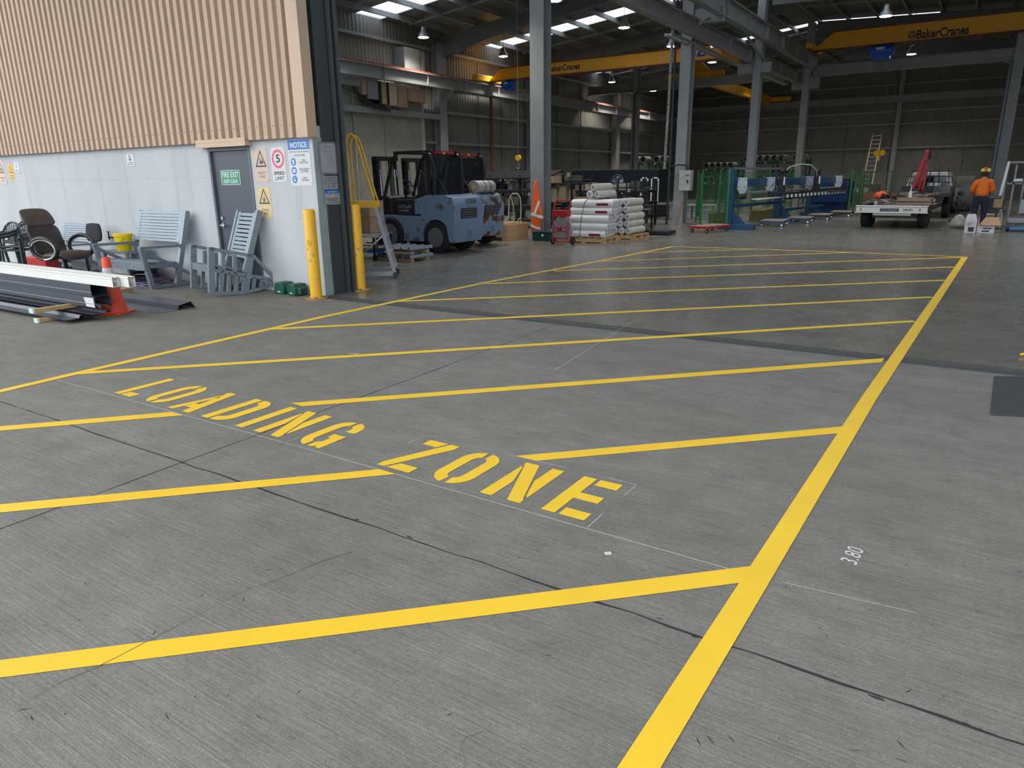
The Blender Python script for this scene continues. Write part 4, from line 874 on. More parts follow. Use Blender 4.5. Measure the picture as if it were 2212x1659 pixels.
# ================================================================ THINGS INSIDE, LEFT SIDE
def skel(name,vs,es,m,parent=None,root=0,sub=2):
    me=bpy.data.meshes.new(name); me.from_pydata([v[:3] for v in vs],es,[]); me.materials.append(m)
    o=bpy.data.objects.new(name,me); COL.objects.link(o)
    if parent: o.parent=parent
    s=o.modifiers.new('skin','SKIN'); s.use_smooth_shade=True
    for i,v in enumerate(vs):
        d=me.skin_vertices[0].data[i]; r=v[3]; d.radius=r if isinstance(r,tuple) else (r,r); d.use_root=(i==root)
    q=o.modifiers.new('sub','SUBSURF'); q.levels=sub; q.render_levels=sub
    return o
FB1=mat('forklift_blue_scuffed',(.17,.25,.36),.3,0,.1,2.6,col2=(.10,.10,.10),thr=(.60,.63),detail=9)
FB2=mat('forklift_blue_rusted',(.20,.27,.35),.4,0,.1,3.4,col2=(.10,.035,.018),thr=(.50,.54),detail=9)
TYRE=mat('tyre_black',(.012,.012,.013),.85,0,.2,8); RIM=mat('dark_rim',(.13,.13,.135),.5,0)
def wheel(parent,x,y,r,w,side,name='wheel'):
    t=G().lathe([(r*.62,-w/2),(r*.9,-w/2),(r,-w*.35),(r,w*.35),(r*.9,w/2),(r*.62,w/2)],(x,y,r),28,'y',caps=False); o=t.o(name,TYRE,parent,smooth=True)
    G().lathe([(r*.30,side*(w/2-.05)),(r*.34,side*(w/2-.02)),(r*.56,side*(w/2-.03)),(r*.63,side*w/2)],(x,y,r),24,'y').o('rim',RIM,o,smooth=True)
    for k in range(6):
        a=k*math.pi/3; G().cyl((x+r*.45*math.cos(a),y+side*(w/2-.02),r+r*.45*math.sin(a)),(x+r*.45*math.cos(a),y+side*(w/2+.004),r+r*.45*math.sin(a)),.014,n=6).o('wheel_nut',CHR,o)
    return o
def forklift(label,loc,rz,paint,grille=True):
    t=T('forklift',label,'forklift',loc,rz); hw=.56
    fn=lambda u,v,d:(u,d,v)
    arch=[(-.62+.40*math.cos(math.radians(a)),.36+.40*math.sin(math.radians(a))) for a in range(-8,150,15)]
    prof=[(-1.05,.22)]+[(-1.02,.30)]+list(reversed([(x,z) for x,z in arch if x<10]))
    prof=[(-1.12,.24),(-1.18,.5),(-1.20,1.05),(-1.12,1.24),(-.95,1.31),(-.35,1.30),(-.02,1.20),(-.02,.87),(-.2,.87),(-.22,.5)]+arch[1:]+[(-1.0,.26)]
    G().prism(prof,fn,-hw,hw).o('counterweight',paint,t,bevel=.07,seg=3,smooth=60)
    G().prism([(-.23,.25),(.98,.25),(.98,.84),(-.23,.84)],fn,-hw+.01,hw-.01).o('side_panel',paint,t,bevel=.015)
    G().box(.72,.985,-hw-.003,hw+.003,.52,.80).o('step',mat('forklift_step_blue',(.16,.26,.40),.4),t)
    G().box(-.42,-.06,-hw-.02,-hw+.2,.84,.86).o('trim_strip',BLK,t)
    G().prism([(-.02,.85),(.62,.85),(.60,1.12),(.55,1.20),(-.02,1.22)],fn,-hw+.03,hw-.03).o('engine_cover',BLK,t,bevel=.02)
    for s,z0,h in (('UTILEV',1.01,.07),('UT50PS',.93,.045)):
        text_g(s,(.48,hw-.026,z0),(-1,0,0),(0,0,1),.40 if h>.05 else .30,h,.002,.02).o('lettering',SGY,t)
    text_g('UTILEV',(-1.185,.12,1.10),(0,-1,0),(.35,0,1),.42,.10,.035,.02).o('lettering',CT,t)
    G().box(-1.215,-1.1,-.30,.34,.78,1.02).o('rear_grille',BLK,t,bevel=.03)
    for k in range(4): G().box(-1.22,-1.2,-.26,.30,.81+k*.05,.825+k*.05).o('grille_bar',STEELD,t)
    G().box(-1.195,-1.10,-.15,.12,.50,.62).o('tow_recess',mat('forklift_recess',(.17,.28,.42),.4),t,bevel=.01)
    G().bar((-1.17,-.02,.36),(-1.17,-.02,.50),.16,.05).o('tow_pin',paint,t)
    for x,y,r,w in ((-.62,hw-.09,.36,.2),(-.62,-hw+.09,.36,.2),(.75,hw-.07,.40,.26),(.75,-hw+.07,.40,.26)): wheel(t,x,y,r,w,1 if y>0 else -1)
    # overhead guard
    for sy in (-1,1):
        y=sy*(hw-.04)
        G().ring([(-.60,y,1.28),(-.62,y,1.9),(-.52,y,2.18),(-.30,y,2.25)],.045,8).o('rear_pillar',BLK,t,smooth=True)
        G().ring([(1.0,y,.85),(.92,y,1.3),(.62,y,2.10),(.45,y,2.25)],.04,8).o('front_pillar',BLK,t,smooth=True)
        G().bar((-.2,y*.75,2.2),(-1.0,y*.95,1.27),.02,.02).o('cover_strap',BLK,t)
    g=G().bar((-.48,-hw+.04,2.25),(.55,-hw+.04,2.25),.06,.07).bar((-.48,hw-.04,2.25),(.55,hw-.04,2.25),.06,.07)
    for k in range(7): x=-.45+k*.16; g.bar((x,-hw+.04,2.25),(x,hw-.04,2.25),.05,.05)
    g.o('roof_guard',BLK,t)
    for y,m in ((-.30,RED),(-.16,RED),(.0,mat('amber_lens',(.85,.22,.02),.25)),(.16,RED),(.30,RED)): G().box(-.54,-.49,y-.045,y+.045,2.20,2.255).o('rear_lamp',m,t,bevel=.01)
    G().lathe([(.04,0),(.05,.05),(.02,.06)],(-.54,-.34,2.02),12,'x').o('work_light',WHT,t)
    pad('seat',[(-.22,1.28,.22,.05,math.pi/2),(.20,1.28,.22,.06,math.pi/2),(.26,1.26,.2,.04,math.pi/2)],BLK,t).rotation_euler=(0,0,math.radians(-90))
    pad('seat_back',[(-.20,1.3,.22,.05,0),(-.26,1.6,.23,.05,0),(-.28,1.82,.15,.04,0)],BLK,t).rotation_euler=(0,0,math.radians(-90))
    c=Vector((.62,0,1.5)); g=G().ring([c+Vector((.09*math.sin(a),.17*math.cos(a),.14*math.sin(a))) for a in [2*math.pi*i/18 for i in range(18)]],.014,6,closed=True); g.cyl((.62,0,1.5),(.78,0,1.1),.03); g.bar((.62,-.16,1.5),(.62,.16,1.5),.02); g.o('steering_wheel',BLK,t,smooth=True)
    G().prism([(.72,.85),(.98,.85),(.95,1.30),(.78,1.25)],fn,-hw+.05,hw-.05).o('dashboard',BLK,t,bevel=.03)
    VIN=mat('smoky_vinyl',(.02,.022,.025),.2,0,.1,3,alpha=.72)
    G().hexa([(-.63,-hw+.05,1.30),(-.60,-hw+.05,1.30),(-.60,hw-.05,1.30),(-.63,hw-.05,1.30),(-.60,-hw+.05,2.15),(-.57,-hw+.05,2.15),(-.57,hw-.05,2.15),(-.60,hw-.05,2.15)]).o('rear_curtain',VIN,t)
    G().prism([(-.58,1.3),(-.1,1.25),(-.35,2.22),(-.5,2.2)],fn,-hw+.035,-hw+.04).o('side_curtain',VIN,t)
    G().prism([(-.58,1.3),(-.1,1.25),(-.35,2.22),(-.5,2.2)],fn,hw-.04,hw-.035).o('side_curtain',VIN,t)
    # mast and forks
    for sy in (-1,1):
        G().ibeam((1.28,sy*.32,.08),(1.36,sy*.32,2.18),.14,.09,.02,.02,up=(1,0,0)).o('mast_rail',BLK,t)
        G().ibeam((1.28,sy*.22,.12),(1.36,sy*.22,2.15),.12,.07,.02,.02,up=(1,0,0)).o('inner_rail',STEELD,t)
        G().cyl((1.22,sy*.26,.2),(1.28,sy*.26,1.9),.03,n=10).o('lift_ram',CHR,t,smooth=True)
        G().box(1.42,1.46,sy*.30-.06,sy*.30+.06,.06,.75).box(1.42,2.40,sy*.30-.06,sy*.30+.06,.05,.09).o('fork',STEELD,t)
    G().box(1.24,1.40,-.38,.38,2.10,2.2).box(1.22,1.30,-.36,.36,1.2,1.28).box(1.38,1.43,-.45,.45,.35,.45).box(1.38,1.43,-.45,.45,.62,.70).o('mast_crossbar',BLK,t)
    for y in (-.3,.3): G().box(1.21,1.215,y-.05,y+.05,1.72,1.9).o('mast_sticker',SGY,t)
    return t
forklift('nearest pale blue forklift with scuffed paint and dark canopy, beside the ladder',(-11.17,13.55,0),math.pi,FB1)
forklift('rusted pale blue forklift standing just behind the cleaner one',(-11.62,15.12,0),math.pi,FB2)
t=T('gas_cylinder','grey gas cylinder strapped on top of the rusted forklift','gas cylinder',(-10.72,15.20,1.45))
CYL=mat('cylinder_alu',(.50,.47,.43),.4,.4,.2,8)
G().lathe([(.05,-.42),(.13,-.40),(.16,-.34),(.16,.28),(.14,.36),(.06,.42)],(0,0,0),24,'y').o('tank',CYL,t,smooth=True)
G().lathe([(.165,-.45),(.165,-.36)],(0,0,0),24,'y').o('collar',CYL,t,smooth=True)
G().cyl((0,-.44,0),(0,-.48,0),.045,n=10).o('valve',SY2,t)
for y in (-.12,.10): G().lathe([(.168,y-.02),(.168,y+.02)],(0,0,0),24,'y').o('strap',STEELD,t,smooth=True)
G().box(-.14,.14,-.3,.3,-.20,-.15).o('cradle',BLK,t)
# --- platform ladder
ALU=mat('grey_aluminium',(.33,.34,.35),.42,.5,.1,6)
t=T('platform_ladder','grey platform ladder with yellow hooped handrail behind the bollard','ladder',(-8.82,9.06,0),math.radians(38)); t.scale=(.8,.8,1)
for y in (0,.70):
    G().bar((.16,y,1.24),(.50,y,.05),.08,.03,up=(0,1,0)).o('stringer',ALU,t,bevel=.004)
    G().bar((-.34,y,1.24),(-.50,y,.05),.06,.03,up=(0,1,0)).o('rear_leg',ALU,t,bevel=.004)
    G().bar((-.52,y,.08),(.52,y,.08),.03,.08).o('base_rail',ALU,t)
    G().bar((-.36,y,.30),(.27,y,.72),.02,.02).o('diagonal_brace',CHR,t)
    G().ring([(-.34,y,1.24),(-.36,y,1.9),(-.355,y,2.20),(-.345,y,2.28),(-.315,y,2.345),(-.275,y,2.38),(-.23,y,2.385),(-.19,y,2.36),(-.155,y,2.31),(-.12,y,2.22),(-.02,y,1.86),(.17,y,1.26)],.021,8).o('handrail',SAFE,t,smooth=True)
    G().lathe([(.05,-.018),(.05,.018)],(.50,y,.05),16,'y').o('castor',BLK,t)
G().box(-.36,.22,-.03,.73,1.20,1.24).box(-.36,.26,-.035,-.02,1.22,1.31).o('platform',SAFE,t)
for k in range(4): x=.24+.075*k; z=.98-.26*k; G().box(x-.09,x+.06,.0,.70,z-.02,z).o('tread',ALU,t)
G().box(-.38,.20,.0,.7,.70,.73).o('shelf',ALU,t)
# --- cartons on a blue trolley
t=T('platform_trolley','blue platform trolley carrying cardboard cartons behind the ladder','trolley',(-11.35,11.45,0))
TB=mat('trolley_blue',(.01,.07,.32),.4); G().box(-.55,.62,-.3,.3,.52,.56).o('deck',TB,t,bevel=.01); G().box(-.5,.75,-.28,.28,.16,.20).o('lower_deck',TB,t)
for x in (-.5,.58):
    for y in (-.27,.27): G().bar((x,y,.06),(x,y,.52),.04).o('post',BLK,t); G().cyl((x,y-.02,.05),(x,y+.02,.05),.05).o('castor',BLK,t)
CN=['bottom left','bottom middle','bottom right','top left','top middle','top right']
for k in range(6):
    o=G().box(-.15,.15,-.22,.22,0,.33).o('carton',CARD,bevel=.004); t=T('cardboard_carton','%s brown carton in the block of six behind the ladder'%CN[k],'carton',(-11.66+.31*(k%3),11.45,.562+.335*(k//3)),0,'brown cartons behind the ladder'); o.parent=t
    G().box(-.151,.151,-.025,.025,.329,.3315).box(-.152,-.1495,-.025,.025,.25,.331).o('tape',mat('parcel_tape',(.50,.38,.22),.3),t)
# --- stack of ribbed sheets
def sheets(label,z,x0=-10.95,y0=11.28,L=.75,n=5,m=GALV):
    g=G(); pr=rib(n,.22,.045); N=len(pr)
    for k in range(2):
        dz=z+k*.022; a=[(x0+u,y0,dz+v) for u,v in pr]; b=[(x0+u,y0+L,dz+v) for u,v in pr]
        g.add(a+b,[(i,i+1,N+i+1,N+i) for i in range(N-1)])
    o=g.o('ribbed_sheets',m); q=o.modifiers.new('s','SOLIDIFY'); q.thickness=.004
    return tag(o,label,'metal sheets')
sheets('upper pair of galvanised ribbed sheets stacked in front of the forklift wheel',.235); sheets('lower pair of galvanised ribbed sheets stacked in front of the forklift wheel',.07)
for z,s in ((.0,'lower'),(.145,'upper')):
    for y in (11.4,11.9): o=G().box(-11.0,-9.9,y-.05,y+.05,z+.001,z+.065).o('timber_batten',WOOD); tag(o,'%s %s timber batten under the ribbed sheets by the forklift'%(s,'front' if y<11.6 else 'rear'),'timber')
# --- crate, tubes, hand truck, toolbox
t=T('timber_crate','low crate of pale timber between rusted forklift and orange vest','crate',(-11.42,16.95,0),math.radians(-4))
g=G().box(-.75,.62,-.5,.5,.10,.44); g.o('body',WOOD,t,bevel=.01)
for x in (-.7,.45): G().box(x,x+.18,-.5,.5,0,.10).o('runner',WOOD,t)
for k in range(4): G().box(-.7,.6,-.46+k*.22,-.30+k*.22,.44,.465+.012*(k%2)).o('lid_board',WOOD,t).rotation_euler=(0,0,.03*(k-1.5))
G().add([(.0,-.502,.28),(.14,-.502,.28),(.14,-.502,.36),(.0,-.502,.36)],[(0,1,2,3)]).o('printed_stamp',mat('crate_stamp',(.12,.13,.14),.7),t)
for k,(x,a) in enumerate(((-10.62,.10),(-10.50,.05))):
    o=G().cyl((0,0,0),(a,.1,1.0-.15*k),.055,n=14).o('cardboard_tube',CARD,smooth=True); o.location=(x-.1,17.9,0); tag(o,('taller' if not k else 'shorter')+' brown cardboard tube leaning behind the orange vest','tube')
t=T('hand_truck','cream tubular hand truck standing behind the timber crate','hand truck',(-11.55,17.9,0),math.radians(5))
HT=mat('cream_paint',(.50,.47,.36),.45,0,.15,8)
G().ring([(-.2,0,.1),(-.2,.05,.9),(-.17,.05,1.12),(-.08,.05,1.22),(.08,.05,1.22),(.17,.05,1.12),(.2,.05,.9),(.2,0,.1)],.018,8).o('frame',HT,t,smooth=True)
G().ring([(-.14,.05,1.15),(-.05,.03,.9),(0,.02,.3)],.012,6).o('inner_loop',HT,t,smooth=True)
for x in (-.2,.2): G().ring([(x,0,.55),(x-.08,-.15,.38),(x-.09,-.15,.1)],.012,6).o('strut',HT,t); G().lathe([(.10,-.02),(.10,.02)],(x*1.2,.06,.10),16,'x').o('wheel',BLK,t)
G().box(-.2,.2,-.22,0,.01,.02).o('toe_plate',HT,t)
t=T('tool_box','dark green lidded box on the floor below the orange vest','box',(-9.98,16.95,0))
DGN=mat('dark_green_box',(.008,.05,.035),.4); G().box(-.28,.28,-.14,.14,0,.22).o('body',DGN,t,bevel=.01); G().box(-.29,.29,-.15,.15,.22,.25).o('lid',DGN,t,bevel=.008); G().add([(.0,-.142,.13),(.07,-.142,.13),(.07,-.142,.19),(.0,-.142,.19)],[(0,1,2,3)]).o('label_sticker',SW,t)
# --- hi-vis coat hanging on the first column
HV=mat('hivis_orange',(.95,.13,.02),.7,0,.12,7,bump=.4,bscale=9); RF=mat('reflective_tape',(.80,.80,.80),.35)
t=T('hivis_coat','bright orange hi-vis coat with silver tape hanging on the nearest column','coat',(-10.36,17.22,0))
L=[(1.60,.035,.03),(1.52,.055,.05),(1.3,.075,.06),(1.1,.11,.07),(.85,.15,.08),(.62,.175,.09),(.45,.165,.08),(.30,.14,.07),(.22,.125,.05)]
cx=[-.03,-.03,-.04,-.03,.0,.01,-.01,-.04,-.05]
vs=[];n=14
for i,(z,hx,hy) in enumerate(L):
    for j in range(n):
        a=2*math.pi*j/n; f=1+.10*math.sin(3*a+i*.6)+.07*math.sin(7*a); vs.append((cx[i]+hx*f*math.cos(a),hy*f*math.sin(a),z))
G().add(vs,[(i*n+j,i*n+(j+1)%n,(i+1)*n+(j+1)%n,(i+1)*n+j) for i in range(len(L)-1) for j in range(n)]+[tuple(range(n)),tuple((len(L)-1)*n+j for j in range(n))]).o('coat_body',HV,t,smooth=True,sub=1)
def band(z0,z1,k=1.03):
    def at_(z):
        for i in range(len(L)-1):
            if L[i][0]>=z>=L[i+1][0]:
                q=(L[i][0]-z)/(L[i][0]-L[i+1][0]); return [lerp(L[i][m],L[i+1][m],q) for m in (1,2)]+[lerp(cx[i],cx[i+1],q),i+q]
    vs=[]
    for z in (z0,z1):
        hx,hy,c,ii=at_(z)
        for j in range(n): a=2*math.pi*j/n; f=(1+.10*math.sin(3*a+ii*.6)+.07*math.sin(7*a))*k; vs.append((c+hx*f*math.cos(a),hy*f*math.sin(a),z-.12*math.cos(a)*.4))
    G().add(vs,[(j,(j+1)%n,n+(j+1)%n,n+j) for j in range(n)]).o('reflective_band',RF,t,smooth=True)
band(.62,.70,1.06); band(.31,.38,1.1)
G().add([(.08,-.085,1.05),(.14,-.07,1.03),(.0,-.11,.66),(-.07,-.105,.68)],[(0,1,2,3)]).o('reflective_strip',RF,t)
# --- black shelf with boxes
t=T('black_shelf','tall open black shelf holding boxes behind the red strapping cart','shelf',(-9.75,18.35,0))
for x in (-.85,-.0,.85):
    for y in (-.25,.25): G().bar((x,y,0),(x,y,1.55),.05).o('post',BLK,t)
for z in (.42,.98,1.5): G().box(-.88,.88,-.27,.27,z-.03,z).o('shelf_board',BLK,t)
def tcarton(label,x,y,z,a,b,h,m=CARD,nm='cardboard_box',cat='box',rz=0):
    t=T(nm,label,cat,(x,y,z),rz); G().box(-a/2,a/2,-b/2,b/2,0,h).o('carton',m,t,bevel=.006); G().box(-a/2,a/2,-.02,.02,h,h+.002).o('tape',MATS['parcel_tape'],t); return t
tcarton('brown carton on the top board of the black shelf',-10.42,18.3,1.502,.30,.3,.19)
def bag(label,x,y,z,s,m):
    t=T('paper_bag',label,'bag',(x,y,z)); vs=[];n=10
    for i,(zz,w) in enumerate(((0,.95),(.12,1.05),(.28,1.0),(.40,.85),(.46,.45))):
        for j in range(n): a=2*math.pi*j/n; f=w*(1+.12*math.sin(5*a+i*2)); vs.append((.15*s*f*math.cos(a),.12*s*f*math.sin(a),zz*s+(.03*math.sin(4*a) if i==4 else 0)))
    G().add(vs,[(i*n+j,i*n+(j+1)%n,(i+1)*n+(j+1)%n,(i+1)*n+j) for i in range(4) for j in range(n)]+[tuple(range(n)),tuple(4*n+j for j in range(n))]).o('sack',m,t,smooth=50); return t
SACK=mat('paper_sack',(.46,.36,.23),.85,0,.12,7,bump=.3,bscale=12)
bag('crumpled brown paper bag at the middle of the shelf below the carton',-10.15,18.3,.982,.98,SACK)
bag('narrow brown paper bag at the left end of the middle shelf',-10.45,18.32,.982,.85,SACK)
bag('small brown paper bag beside the crumpled one, to its right',-9.86,18.3,.982,.8,SACK)
tcarton('low open brown carton with an orange cloth hanging over it',-9.35,18.22,.982,.62,.3,.15)
o=G().prism([(-.1,0),(.1,.02),(.12,.14),(.05,.24),(-.05,.2)],lambda u,v,d:(u,d,v),-.1,.1).o('orange_cloth',HV,bevel=.03); o.location=(-9.08,18.16,1.135); tag(o,'bunched orange cloth on the end of the low open carton','cloth')
# --- red strapping cart
t=T('strapping_cart','red upright strapping cart with a steel coil, left of the white rolls','cart',(-9.02,16.15,0))
for x in (-.22,.22):
    G().ring([(x,.0,.05),(x,.02,.75),(x*1.05,.12,1.05)],.018,8).o('upright',RED,t,smooth=True)
    G().lathe([(.10,-.025),(.10,.025)],(x*1.32,.12,.10),18,'x').o('wheel',RUB,t)
G().ring([(-.23,.12,1.0),(-.20,.14,1.10),(.20,.14,1.10),(.23,.12,1.0)],.018,8).o('handle',RED,t,smooth=True)
G().box(-.23,.23,-.04,.14,.70,.86).o('tool_tray',RED,t,bevel=.01)
g=G().bar((-.22,-.02,.30),(.22,-.02,.46),.03,.02).bar((-.22,-.02,.46),(.22,-.02,.30),.03,.02).bar((-.22,0,.06),(.22,0,.06),.03).bar((-.22,0,.16),(.22,0,.16),.03); g.o('front_brace',RED,t)
G().box(-.05,.05,-.03,-.01,.33,.43).o('hub_plate',RED,t)
COIL=mat('coil_steel',(.36,.37,.38),.3,.15,.15,14)
g=G()
for r0,r1 in ((.07,.10),(.115,.15),(.165,.21),(.225,.29)): g.lathe([(r0,.05),(r0,.13),(r1,.13),(r1,.05),(r0,.05)],(0,0,.38),32,'y')
g.o('steel_coil',COIL,t,smooth=True)
G().ring([(.3*math.cos(a)+.02,.02,.38+.29*math.sin(a)) for a in [math.radians(-70+12*i) for i in range(14)]],.006,5).o('loose_strap',COIL,t)
# --- pallets of white rolls
PLAST=mat('white_wrap',(.74,.73,.72),.38,0,.05,3,bump=.35,bscale=7); PLAST2=mat('grey_wrap',(.52,.50,.46),.4,0,.1,3,bump=.45,bscale=7); SPIR=mat('roll_end',(.55,.55,.57),.6,0,.35,22,detail=2); PRT=mat('printed_maroon',(.22,.02,.05),.5)
def pallet(label,x,y,w,d):
    t=T('timber_pallet',label,'pallet',(x,y,0))
    for k in range(3): yy=-d/2+.05+k*(d-.1)/2; G().box(-w/2,w/2,yy-.045,yy+.045,.02,.10).o('bearer',WOOD,t)
    n=6
    for k in range(n): xx=-w/2+.06+k*(w-.12)/(n-1); G().box(xx-.05,xx+.05,-d/2,d/2,.10,.125).o('deck_board',WOOD,t)
    for xx in (-w/2+.06,0,w/2-.06): G().box(xx-.06,xx+.06,-d/2,d/2,0,.02).o('base_board',WOOD,t)
    return t
pallet('timber pallet under the front stack of white rolls',-8.72,17.25,1.24,.80)
pallet('timber pallet under the rear stack of grey-white rolls',-8.35,18.75,.95,1.0)
RR=.100
def roll(x,y,z,L,axis,label,m,group,stripe=0):
    t=T('wrapped_roll',label,'roll',(x,y,z),0,group)
    ax='x' if axis=='x' else 'y'
    G().lathe([(RR*.82,-L/2),(RR,-L/2+.02),(RR*1.0,-L*.2),(RR*.985,0),(RR,L*.2),(RR,L/2-.02),(RR*.82,L/2)],(0,0,0),18,ax).o('wrap',m,t,smooth=True)
    for s in (-1,1):
        a=(s*(L/2+.001),0,0) if ax=='x' else (0,s*(L/2+.001),0)
        G().lathe([(RR*.2,0),(RR*.22,s*.004),(RR*.78,s*.004),(RR*.80,0)],a,18,ax).o('roll_end',SPIR,t,smooth=True)
        G().lathe([(.001,0),(RR*.2,s*.001)],a,12,ax).o('core',BLK,t)
    if stripe and ax=='x':
        z0=.2; g=G(); n=6; x0,x1=(L*.12,L*.40)
        vs=[(xx,-RR*1.01*math.cos(math.radians(a)),RR*1.01*math.sin(math.radians(a))) for a in range(-35,6,8) for xx in (x0,x1)]
        g.add(vs,[(2*i,2*i+1,2*i+3,2*i+2) for i in range(len(vs)//2-1)]); g.o('printed_label',PRT,t)
    return t
g1='white wrapped rolls on the front pallet'
lay=['bottom','second','third','fourth','top']
for k in range(5):
    ny=4 if k<3 else 3
    for j in range(ny):
        x=-8.74+.045*k-.03*j+(.02 if k%2 else 0); y=16.95+j*.203+(.05 if k<3 else .10); z=.227+k*.193
        roll(x,y,z,1.20,'x','white roll, %s layer of the front pallet, %s'%(lay[k],('front row','second row','third row','back row')[j]),PLAST,g1,stripe=(j==0 and k in (0,3,4)))
for k,(x,y,z,l) in enumerate(((-8.64,17.5,1.225,'left of the lower two rolls laid crosswise on top of the pile'),(-8.43,17.5,1.225,'right of the lower two rolls laid crosswise on top of the pile'),(-8.54,17.5,1.398,'topmost white roll of the whole pile'))):
    roll(x,y,z,1.0,'y',l,PLAST2 if k else PLAST,'rolls laid crosswise on top')
g2='grey-white rolls on the rear pallet'
for k in range(5):
    for j in range(3 if k<3 else 2):
        roll(-8.08-.205*j-.03*(k%2)-.02*k,18.75,.227+k*.19,1.0,'y','grey-white roll, %s layer of the rear pallet, %s'%(lay[k],('right end','second from right','third from right')[j]),PLAST2,g2)
G().ring([(-8.85,16.88,.14),(-8.80,16.85,.6),(-8.70,16.87,1.05),(-8.70,17.1,1.12)],.008,6).o('strap_tie',DGN); tag(bpy.data.objects['strap_tie'],'dark green strap tied over the front stack of white rolls','strap')
# --- black cage trolleys and storage racks behind
def cage(label,x,y,w,d,h,rz=0,levels=(.12,.75,1.3)):
    t=T('cage_trolley',label,'trolley',(x,y,0),rz)
    for a in (-w/2,0,w/2):
        for b in (-d/2,d/2):
            G().bar((a,b,.1),(a,b,h),.04).o('post',BLK,t)
            if a: G().lathe([(.05,-.02),(.05,.02)],(a,b,.05),12,'y').o('castor',BLK,t)
    for z in levels:
        for b in (-d/2,d/2): G().bar((-w/2,b,z),(w/2,b,z),.035).o('rail',BLK,t)
        G().box(-w/2,w/2,-d/2,d/2,z-.01,z).o('tray',STEELD,t)
    return t
cage('black tubular rack trolley left of the second column',-9.95,22.6,1.25,.7,1.62)
cage('black rack trolley behind the grey-white rolls',-8.95,20.6,.9,.7,.75,levels=(.2,.7))
t=T('plastic_tub','clear ribbed plastic tub standing under the rack trolley','tub',(-8.62,20.0,.12)); 
CLR=mat('cloudy_plastic',(.35,.40,.40),.3,0,.1,4)
G().lathe([(.19,0),(.20,.02),(.22,.40),(.235,.41),(.235,.43),(.21,.43),(.19,.04)],(0,0,0),20).o('tub',CLR,t,smooth=True)
o=G().box(-.6,.6,-.35,.35,0,.10).o('low_dolly',BLK,bevel=.01); o.location=(-8.2,20.3,.015); tag(o,'low black dolly lying beside the clear tub','dolly')
STK=[mat('stock_grey',(.12,.12,.115),.6,0,.15,3),mat('stock_white',(.30,.30,.28),.6),mat('stock_green',(.05,.07,.035),.6),mat('stock_tan',(.13,.10,.065),.7),mat('stock_navy',(.012,.02,.05),.5)]
def rack(label,x0,x1,y,d,h,levels,rz=0,seed=1,slope=False,papers=8):
    R=random.Random(seed); t=T('storage_rack',label,'rack',((x0+x1)/2,y,0),rz); L=(x1-x0)
    n=max(2,int(L/1.1)+1)
    for k in range(n):
        x=-L/2+L*k/(n-1)
        for b in (-d/2,d/2): G().bar((x,b,0),(x,b,h),.07).o('upright',BLK,t)
    for z in levels:
        for b in (-d/2,d/2): G().bar((-L/2,b,z),(L/2,b,z),.04,.09).o('beam',BLK,t)
        G().box(-L/2,L/2,-d/2,d/2,z+.04,z+.06).o('shelf_board',STEELD,t)
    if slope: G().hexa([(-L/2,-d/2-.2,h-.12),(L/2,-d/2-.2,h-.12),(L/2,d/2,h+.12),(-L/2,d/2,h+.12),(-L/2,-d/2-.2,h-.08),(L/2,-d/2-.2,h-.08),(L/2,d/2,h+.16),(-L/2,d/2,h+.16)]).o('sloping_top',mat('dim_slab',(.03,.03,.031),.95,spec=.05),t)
    for k in range(papers):
        x=R.uniform(-L/2,L/2-.2); z=R.choice(levels+[h-.25]); s=R.uniform(.1,.2)
        G().box(x,x+s,-d/2-.06,-d/2-.055,z-.02,z+s*.9).o('paper_tag',STK[1],t)
    return t
stockn=0
def stock(rk,y,d,x0,x1,levels,seed,what):
    R=random.Random(seed)
    for li,z in enumerate(levels):
        x=x0+.1
        while x<x1-.25:
            w=R.uniform(.18,.42); h=R.uniform(.14,.30)
            if R.random()<.75:
                o=G().box(-w/2,w/2,-d*.38,d*.38,0,h).o('stock_bin',R.choice(STK),bevel=.006); o.location=(x+w/2,y,z+.062)
                tag(o,'dim bin on the %s'%what,'bin',what)
            x+=w+R.uniform(.04,.2)
RK=[(-15.9,-12.2,21.6,.8,1.75,[.25,.72,1.22],True,'long black storage rack with a sloping grey top behind the forklifts','rack behind the forklifts'),
    (-12.9,-9.9,24.3,.8,1.5,[.3,.75,1.15],False,'black storage rack behind the black shelf and rolls','rack behind the black shelf'),
    (-17.8,-13.6,26.6,.8,1.95,[.4,.95,1.5],False,'far black storage rack near the left wall','far rack near the left wall')]
for i,(a,b,y,d,h,lv,sl,lab,wh) in enumerate(RK): rack(lab,a,b,y,d,h,lv,seed=i+3,slope=sl,papers=9); stock(None,y,d,a,b,lv,i+11,wh)
t=T('machine_enclosure','long dark navy machine cabinet behind the storage racks','machine',(-13.6,29.5,0))
NAVY=mat('machine_navy',(.005,.009,.018),.45,0,.1,2)
G().box(-2.0,2.1,-.6,.6,.9,1.95).o('upper_cabinet',NAVY,t,bevel=.02); G().box(-2.0,-1.2,-.6,.6,0,.9).o('base_cabinet',NAVY,t,bevel=.02); G().box(1.4,2.1,-.6,.6,0,.9).o('base_cabinet',NAVY,t,bevel=.02)
for x in (-.1,.45): G().box(x,x+.05,-.62,-.6,.0,1.0).o('white_edge',WHT,t)
for k,(x,z) in enumerate(((-11.7,.62),(-11.25,.62))):
    t=T('door_frame_blank','%s of two upright white frames standing by the navy machine'%('left','right')[k],'frame',(x,27.9,z))
    G().box(-.16,-.11,-.03,.03,0,1.0).box(.11,.16,-.03,.03,0,1.0).box(-.16,.16,-.03,.03,.95,1.0).box(-.16,.16,-.03,.03,0,.05).o('frame',WHT,t)
